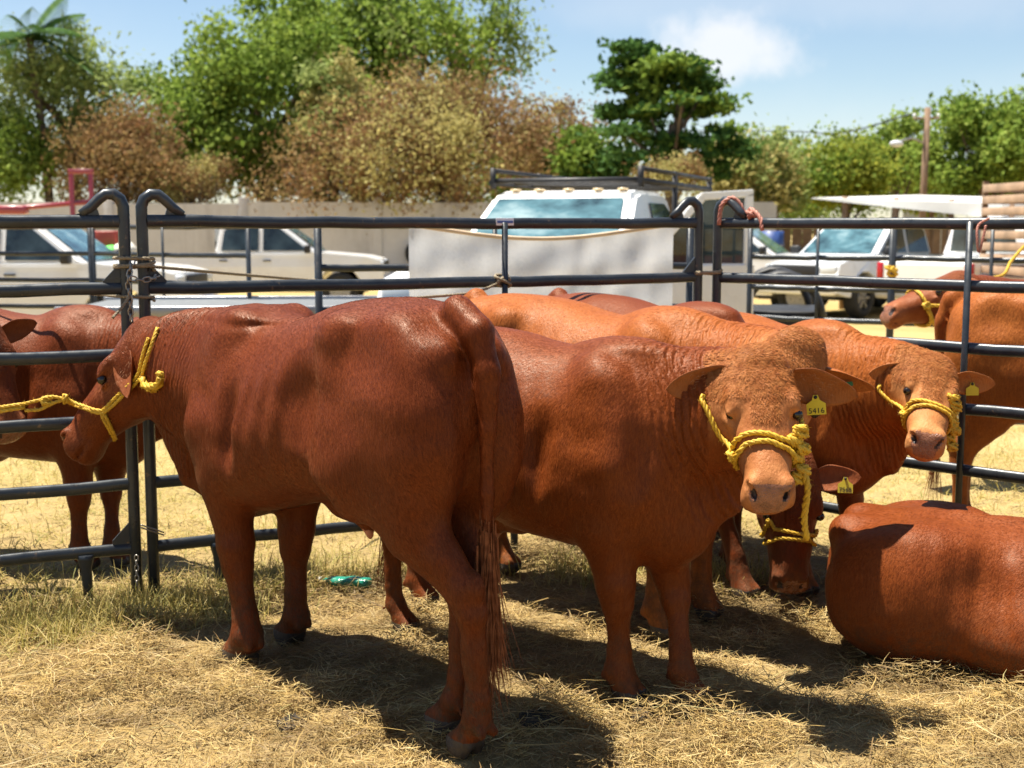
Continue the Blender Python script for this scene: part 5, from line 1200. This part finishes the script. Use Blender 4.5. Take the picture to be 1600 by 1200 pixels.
q = at(1210, 205, 52); tag(MB().tube(curve([pp * np.array([1, 1, 0]) + np.array([-.33, 0, zt - .16]), (pp * np.array([1, 1, 0]) + np.array([0, 0, zt - .5]) + q) / 2 + np.array([0, 0, -.15]), q, q + np.array([-12, 3, .3])], 12), .022, 5).build('power_line', M_TRIM), 'thin power line running left from the utility pole', 'wire')
print('vehicles', round(time.time() - T0, 1))
# ================================================================== TREES
def leaf_mat(name, stops, tr=.40):
    M = Mat(name, stops[0][1], .7, 0, .08); g = M.n('ShaderNodeNewGeometry'); c = M.ramp(g.outputs['Random Per Island'], stops)
    c = M.mix(M.rng(M.noise(.9, 3), .35, .65, 0, .5), c, stops[-1][1]); M.set('Base Color', c); t = M.n('ShaderNodeBsdfTranslucent'); M.l(c, t.inputs['Color']); mx = M.n('ShaderNodeMixShader'); mx.inputs[0].default_value = tr
    M.l(M.b.outputs[0], mx.inputs[1]); M.l(t.outputs[0], mx.inputs[2]); M.l(mx.outputs[0], M.nt.nodes['Material Output'].inputs[0]); return M.m
LM = dict(green=leaf_mat('leaf_green', [(0, (0.069, 0.128, 0.021)), (.5, (0.125, 0.207, 0.032)), (1, (0.213, 0.293, 0.052))]),
          bright=leaf_mat('leaf_bright', [(0, (0.125, 0.207, 0.032)), (.5, (0.213, 0.317, 0.052)), (1, (0.312, 0.390, 0.081))]),
          dark=leaf_mat('leaf_dark', [(0, (0.027, 0.073, 0.018)), (.5, (0.048, 0.112, 0.028)), (1, (0.088, 0.171, 0.037))], .25),
          feather=leaf_mat('leaf_feathery', [(0, (0.163, 0.232, 0.063)), (.5, (0.250, 0.329, 0.098)), (1, (0.350, 0.403, 0.149))], .5),
          brown=leaf_mat('leaf_dry', [(0, (.155, .078, .042)), (.45, (.27, .145, .072)), (.8, (.35, .205, .098)), (1, (.28, .235, .085))], .3),
          rust=leaf_mat('leaf_rust', [(0, (.19, .095, .050)), (.6, (.32, .165, .078)), (1, (.30, .25, .10))], .3),
          olive=leaf_mat('leaf_olive', [(0, (0.250, 0.232, 0.075)), (.5, (0.388, 0.342, 0.115)), (1, (0.500, 0.439, 0.184))], .4),
          yellow=leaf_mat('leaf_yellowish', [(0, (.14, .20, .030)), (.5, (.23, .29, .042)), (1, (.34, .36, .06))], .45))
M_BARK = simple('bark', (.13, .095, .068), .9, var=.35, scale=3, bump=.6, bscale=14)
def tree(name, label, px, top, half, base, Y, mat, n=9000, leaf=.16, clumps=70, gap=.0, rc=.16, shape='round', mix=None, seed=0, cat='tree', group='trees behind the wall', trunk=True, elong=1.6):
    """crown measured in pixels of the photograph at distance Y: top row, half width, lowest leaf row"""
    dr = 'dry' in name; n = int(n * (1.55 if dr else 1.2)); leaf *= .62 if dr else .78; rs = np.random.RandomState(seed + 100); m = Y / FPX; c0 = at(px, base, Y); zt = at(px, top, Y)[2]; zb = c0[2]; rx = half * m; rz = (zt - zb) / 2; ry = rx * .75
    o = empty(name, (c0[0], Y, 0)); tag(o, label, cat, group)
    d = rs.normal(size=(clumps, 3)); d /= np.linalg.norm(d, axis=1)[:, None]; r = rs.uniform(.25, 1, clumps) ** .55
    if shape == 'tier':      # flat spreading tiers
        lev = rs.randint(0, 6, clumps); zc = (lev + .5) / 6 * 2 - 1 + rs.normal(0, .05, clumps); ww = np.sqrt(np.clip(1 - (zc * .85) ** 2, .05, 1)) * np.where(zc > .3, .75, 1.05); th = rs.uniform(0, 6.283, clumps); q = rs.uniform(.1, 1, clumps) ** .6
        C = np.stack([np.cos(th) * q * ww * rx, np.sin(th) * q * ww * ry, zc * rz], 1); ck = np.stack([np.full(clumps, 1.5), np.full(clumps, 1.5), np.full(clumps, .38)], 1)
    elif shape == 'mound':
        d[:, 2] = np.abs(d[:, 2]) * 2 - .9; C = d * r[:, None] * np.array([rx, ry, rz]); C[:, 0] *= (1.12 - .45 * np.clip(C[:, 2] / rz, -1, 1)); ck = np.ones((clumps, 3))
    else: C = d * r[:, None] * np.array([rx, ry, rz]); ck = np.ones((clumps, 3)) * np.array([1, 1, .8])
    C[:, 2] += rs.normal(0, .12, clumps) * rz * .5; C += vnoise(C * (1.6 / rx), seed, 2)[:, None] * d * rx * .18; sc = rs.uniform(.55, 1.3, clumps) * rc * rx; C[:, 2] += (zt + zb) / 2
    k = rs.randint(0, clumps, n); g = rs.normal(size=(n, 3)) * sc[k][:, None] * ck[k]; P = C[k] + g
    nn = rs.normal(size=(n, 3)) + np.array([0, -.2, .7]); nn /= np.linalg.norm(nn, axis=1)[:, None]; ax = np.cross(nn, rs.normal(size=(n, 3))); ax[:, 2] -= .25; ax /= np.linalg.norm(ax, axis=1)[:, None]; sd = np.cross(nn, ax); sz = leaf * rs.uniform(.55, 1.25, n)[:, None]
    P[:, 2] = np.maximum(P[:, 2], .1); V = np.stack([P - ax * sz * elong / 2, P + sd * sz * .5 - nn * sz * .1, P + ax * sz * elong / 2, P - sd * sz * .5 - nn * sz * .1], 1).reshape(-1, 3); Q = np.arange(n * 4).reshape(-1, 4)
    mats = [LM[mat]] + ([LM[mix]] if mix else []); mi = (vnoise(C * (2.2 / rx), seed + 9, 1)[k] + rs.normal(0, .25, n) > .25).astype(int) if mix else None
    cr = bpy.data.objects.new('crown', np_mesh('crown', V, Q, mats, False, mi)); link(cr, o); cr['kind'] = 'stuff'
    if trunk:
        h = zb + rz * .9; b = rs.normal(0, .04, 2) * rx; tb = .035 * (zt) * .9; MB().tube(curve([(0, 0, -.1), (b[0], b[1], h * .35), (-b[0], 0, h * .7), (b[1], 0, h)], 6), np.linspace(tb, tb * .5, 19), 8).build('trunk', M_BARK, o)
        for j in rs.choice(clumps, min(12, clumps), False):
            e = C[j]; s0 = np.array([0, 0, h * rs.uniform(.45, .95)]); MB().tube(curve([s0, s0 * .5 + e * .5 + np.array([0, 0, -.06 * rz]), e], 6), np.linspace(tb * .4, tb * .1, 13), 6).build('limb', M_BARK, o)
    return o
tree('feathery_tree', 'pale feathery tree left of the big green tree', 118, 42, 105, 300, 43, 'feather', 9500, .13, 62, rc=.20, seed=1, elong=2.4)
tree('bush', 'low green bush at the far left above the wall', 15, 175, 75, 315, 41.5, 'bright', 6500, .15, 45, rc=.22, seed=2, cat='bush', trunk=False)
tree('dry_bush', 'rust coloured dry bush left of the joined posts', 190, 178, 100, 316, 40.4, 'rust', 9000, .11, 60, rc=.2, mix='brown', seed=3, cat='bush', elong=2.2)
tree('dry_bush', 'small rusty bush right of the joined posts', 295, 245, 60, 318, 40.2, 'rust', 4500, .10, 36, rc=.22, mix='olive', seed=33, cat='bush', elong=2.2)
tree('broadleaf_tree', 'big dense green tree in the left half', 420, 14, 150, 305, 43.5, 'green', 17000, .19, 95, rc=.155, mix='bright', seed=4)
tree('broadleaf_tree', 'green tree between the feathery and the big tree', 275, 130, 78, 300, 45, 'bright', 7000, .17, 50, rc=.2, mix='green', seed=5)
tree('broadleaf_tree', 'tall bright green tree rising over the top edge', 560, -60, 165, 215, 50, 'bright', 13000, .21, 85, rc=.15, mix='green', seed=6)
tree('airy_tree', 'airy tree with thin drooping twigs at the top centre', 715, -40, 130, 175, 48, 'bright', 6200, .15, 70, rc=.15, mix='feather', seed=7, elong=2.2)
tree('olive_tree', 'pale olive tree at the left side of the brown bushes', 520, 92, 62, 312, 41.2, 'olive', 6500, .13, 46, rc=.2, mix='feather', seed=8, elong=2.4)
tree('dry_bush', 'large brown vine covered bush in the middle', 690, 118, 190, 322, 40.3, 'brown', 19000, .12, 115, rc=.135, mix='olive', shape='mound', seed=9, cat='bush', elong=2.2)
tree('dry_bush', 'dark brown bush drooping over the wall before the larger one', 600, 190, 120, 325, 39.7, 'brown', 9000, .11, 60, rc=.17, mix='rust', shape='mound', seed=10, cat='bush', elong=2.2)
tree('dry_bush', 'thin brown bush left of the dark tiered tree', 868, 150, 78, 300, 42.5, 'brown', 4500, .12, 46, rc=.19, mix='olive', seed=11, cat='bush', elong=2.2)
tree('tiered_tree', 'dark green tree with flat spreading tiers', 1048, 82, 118, 285, 37, 'dark', 8000, .20, 70, rc=.09, shape='tier', mix='green', seed=12)
tree('tiered_tree', 'narrow dark top of the tiered tree at its left', 985, 66, 52, 190, 37.4, 'dark', 3000, .20, 42, rc=.16, shape='tier', seed=13, trunk=False)
tree('bush', 'dark bush at the foot of the tiered tree', 930, 215, 70, 300, 39, 'dark', 5000, .18, 40, rc=.2, mix='green', seed=14, cat='bush', trunk=False)
tree('dry_bush', 'round orange bush above the truck rack', 1055, 247, 48, 300, 34, 'olive', 4200, .09, 34, rc=.2, mix='rust', shape='mound', seed=15, cat='bush', trunk=False)
tree('olive_tree', 'hazy olive bush right of the tiered tree', 1185, 225, 78, 335, 40, 'feather', 7000, .13, 52, rc=.2, mix='olive', seed=16, elong=2.2)
tree('airy_tree', 'small thin tree behind the olive bush', 1212, 203, 34, 275, 47, 'feather', 1500, .13, 26, rc=.22, seed=17)
tree('bush', 'yellow green bush above the silver pickup', 1320, 218, 100, 325, 42, 'yellow', 11000, .15, 70, rc=.17, mix='green', seed=18, cat='bush')
tree('broadleaf_tree', 'green tree left of the utility pole', 1400, 178, 52, 290, 47, 'green', 4600, .16, 40, rc=.2, mix='bright', seed=19)
tree('broadleaf_tree', 'green tree at the right edge', 1548, 152, 108, 312, 41, 'bright', 14000, .17, 80, rc=.16, mix='green', seed=20)
tree('broadleaf_tree', 'tall tree whose twig enters at the right edge', 1660, 88, 72, 300, 38, 'green', 5000, .18, 46, rc=.18, seed=21)
tree('bush', 'low bushes between the canopy and the pole', 1450, 262, 70, 330, 49, 'yellow', 4500, .15, 40, rc=.2, mix='green', seed=22, cat='bush', trunk=False)
tree('broadleaf_tree', 'distant green tree filling the gap right of the tiered tree', 1260, 235, 150, 335, 60, 'green', 8000, .2, 70, rc=.16, mix='feather', seed=23)
tree('broadleaf_tree', 'distant green tree low behind the brown bushes', 800, 205, 170, 335, 58, 'green', 8000, .22, 70, rc=.15, mix='dark', seed=24)
# palm
pp = at(46, 58, 42); o = empty('palm_tree', (pp[0], 42, 0)); tag(o, 'palm tree with drooping fronds in the top left corner', 'palm tree', 'trees behind the wall')
MB().tube(curve([(.5, 0, -.1), (.35, 0, pp[2] * .5), (0, 0, pp[2])], 8), np.linspace(.17, .11, 17), 10).build('trunk', M_BARK, o)
rs = np.random.RandomState(77)
for i in range(15):
    a = i * 2.4; el = rs.uniform(-.35, 1.15); L = rs.uniform(1.9, 2.7); V = []; Q = []; N = 26
    for j in range(N):
        t = j / (N - 1); h = L * t; e = el - 1.2 * t; 
        c = np.array([math.cos(a) * math.cos(el) * h, math.sin(a) * math.cos(el) * h, pp[2] + .1 + math.sin(el) * h - .55 * t * t * L * .6]); tg = np.array([math.cos(a), math.sin(a), 0]); sdv = np.array([-math.sin(a), math.cos(a), 0])
        for s in (1, -1):
            ll = .62 * math.sin(math.pi * min(1, .15 + t * .85)) + .08; tip = c + sdv * s * ll * .75 + tg * ll * .5 + np.array([0, 0, -ll * .45]); b = len(V); w = tg * .045; V += [c - w, c + w, tip + w * .3, tip - w * .3]; Q.append((b, b + 1, b + 2, b + 3))
    m2 = np_mesh('frond', np.array(V), np.array(Q), [LM['dark']], False); link(bpy.data.objects.new('frond', m2), o)
print('trees', round(time.time() - T0, 1))
print('total', round(time.time() - T0, 1), 'objects', len(bpy.data.objects), 'tris', sum(len(m.polygons) for m in bpy.data.meshes))
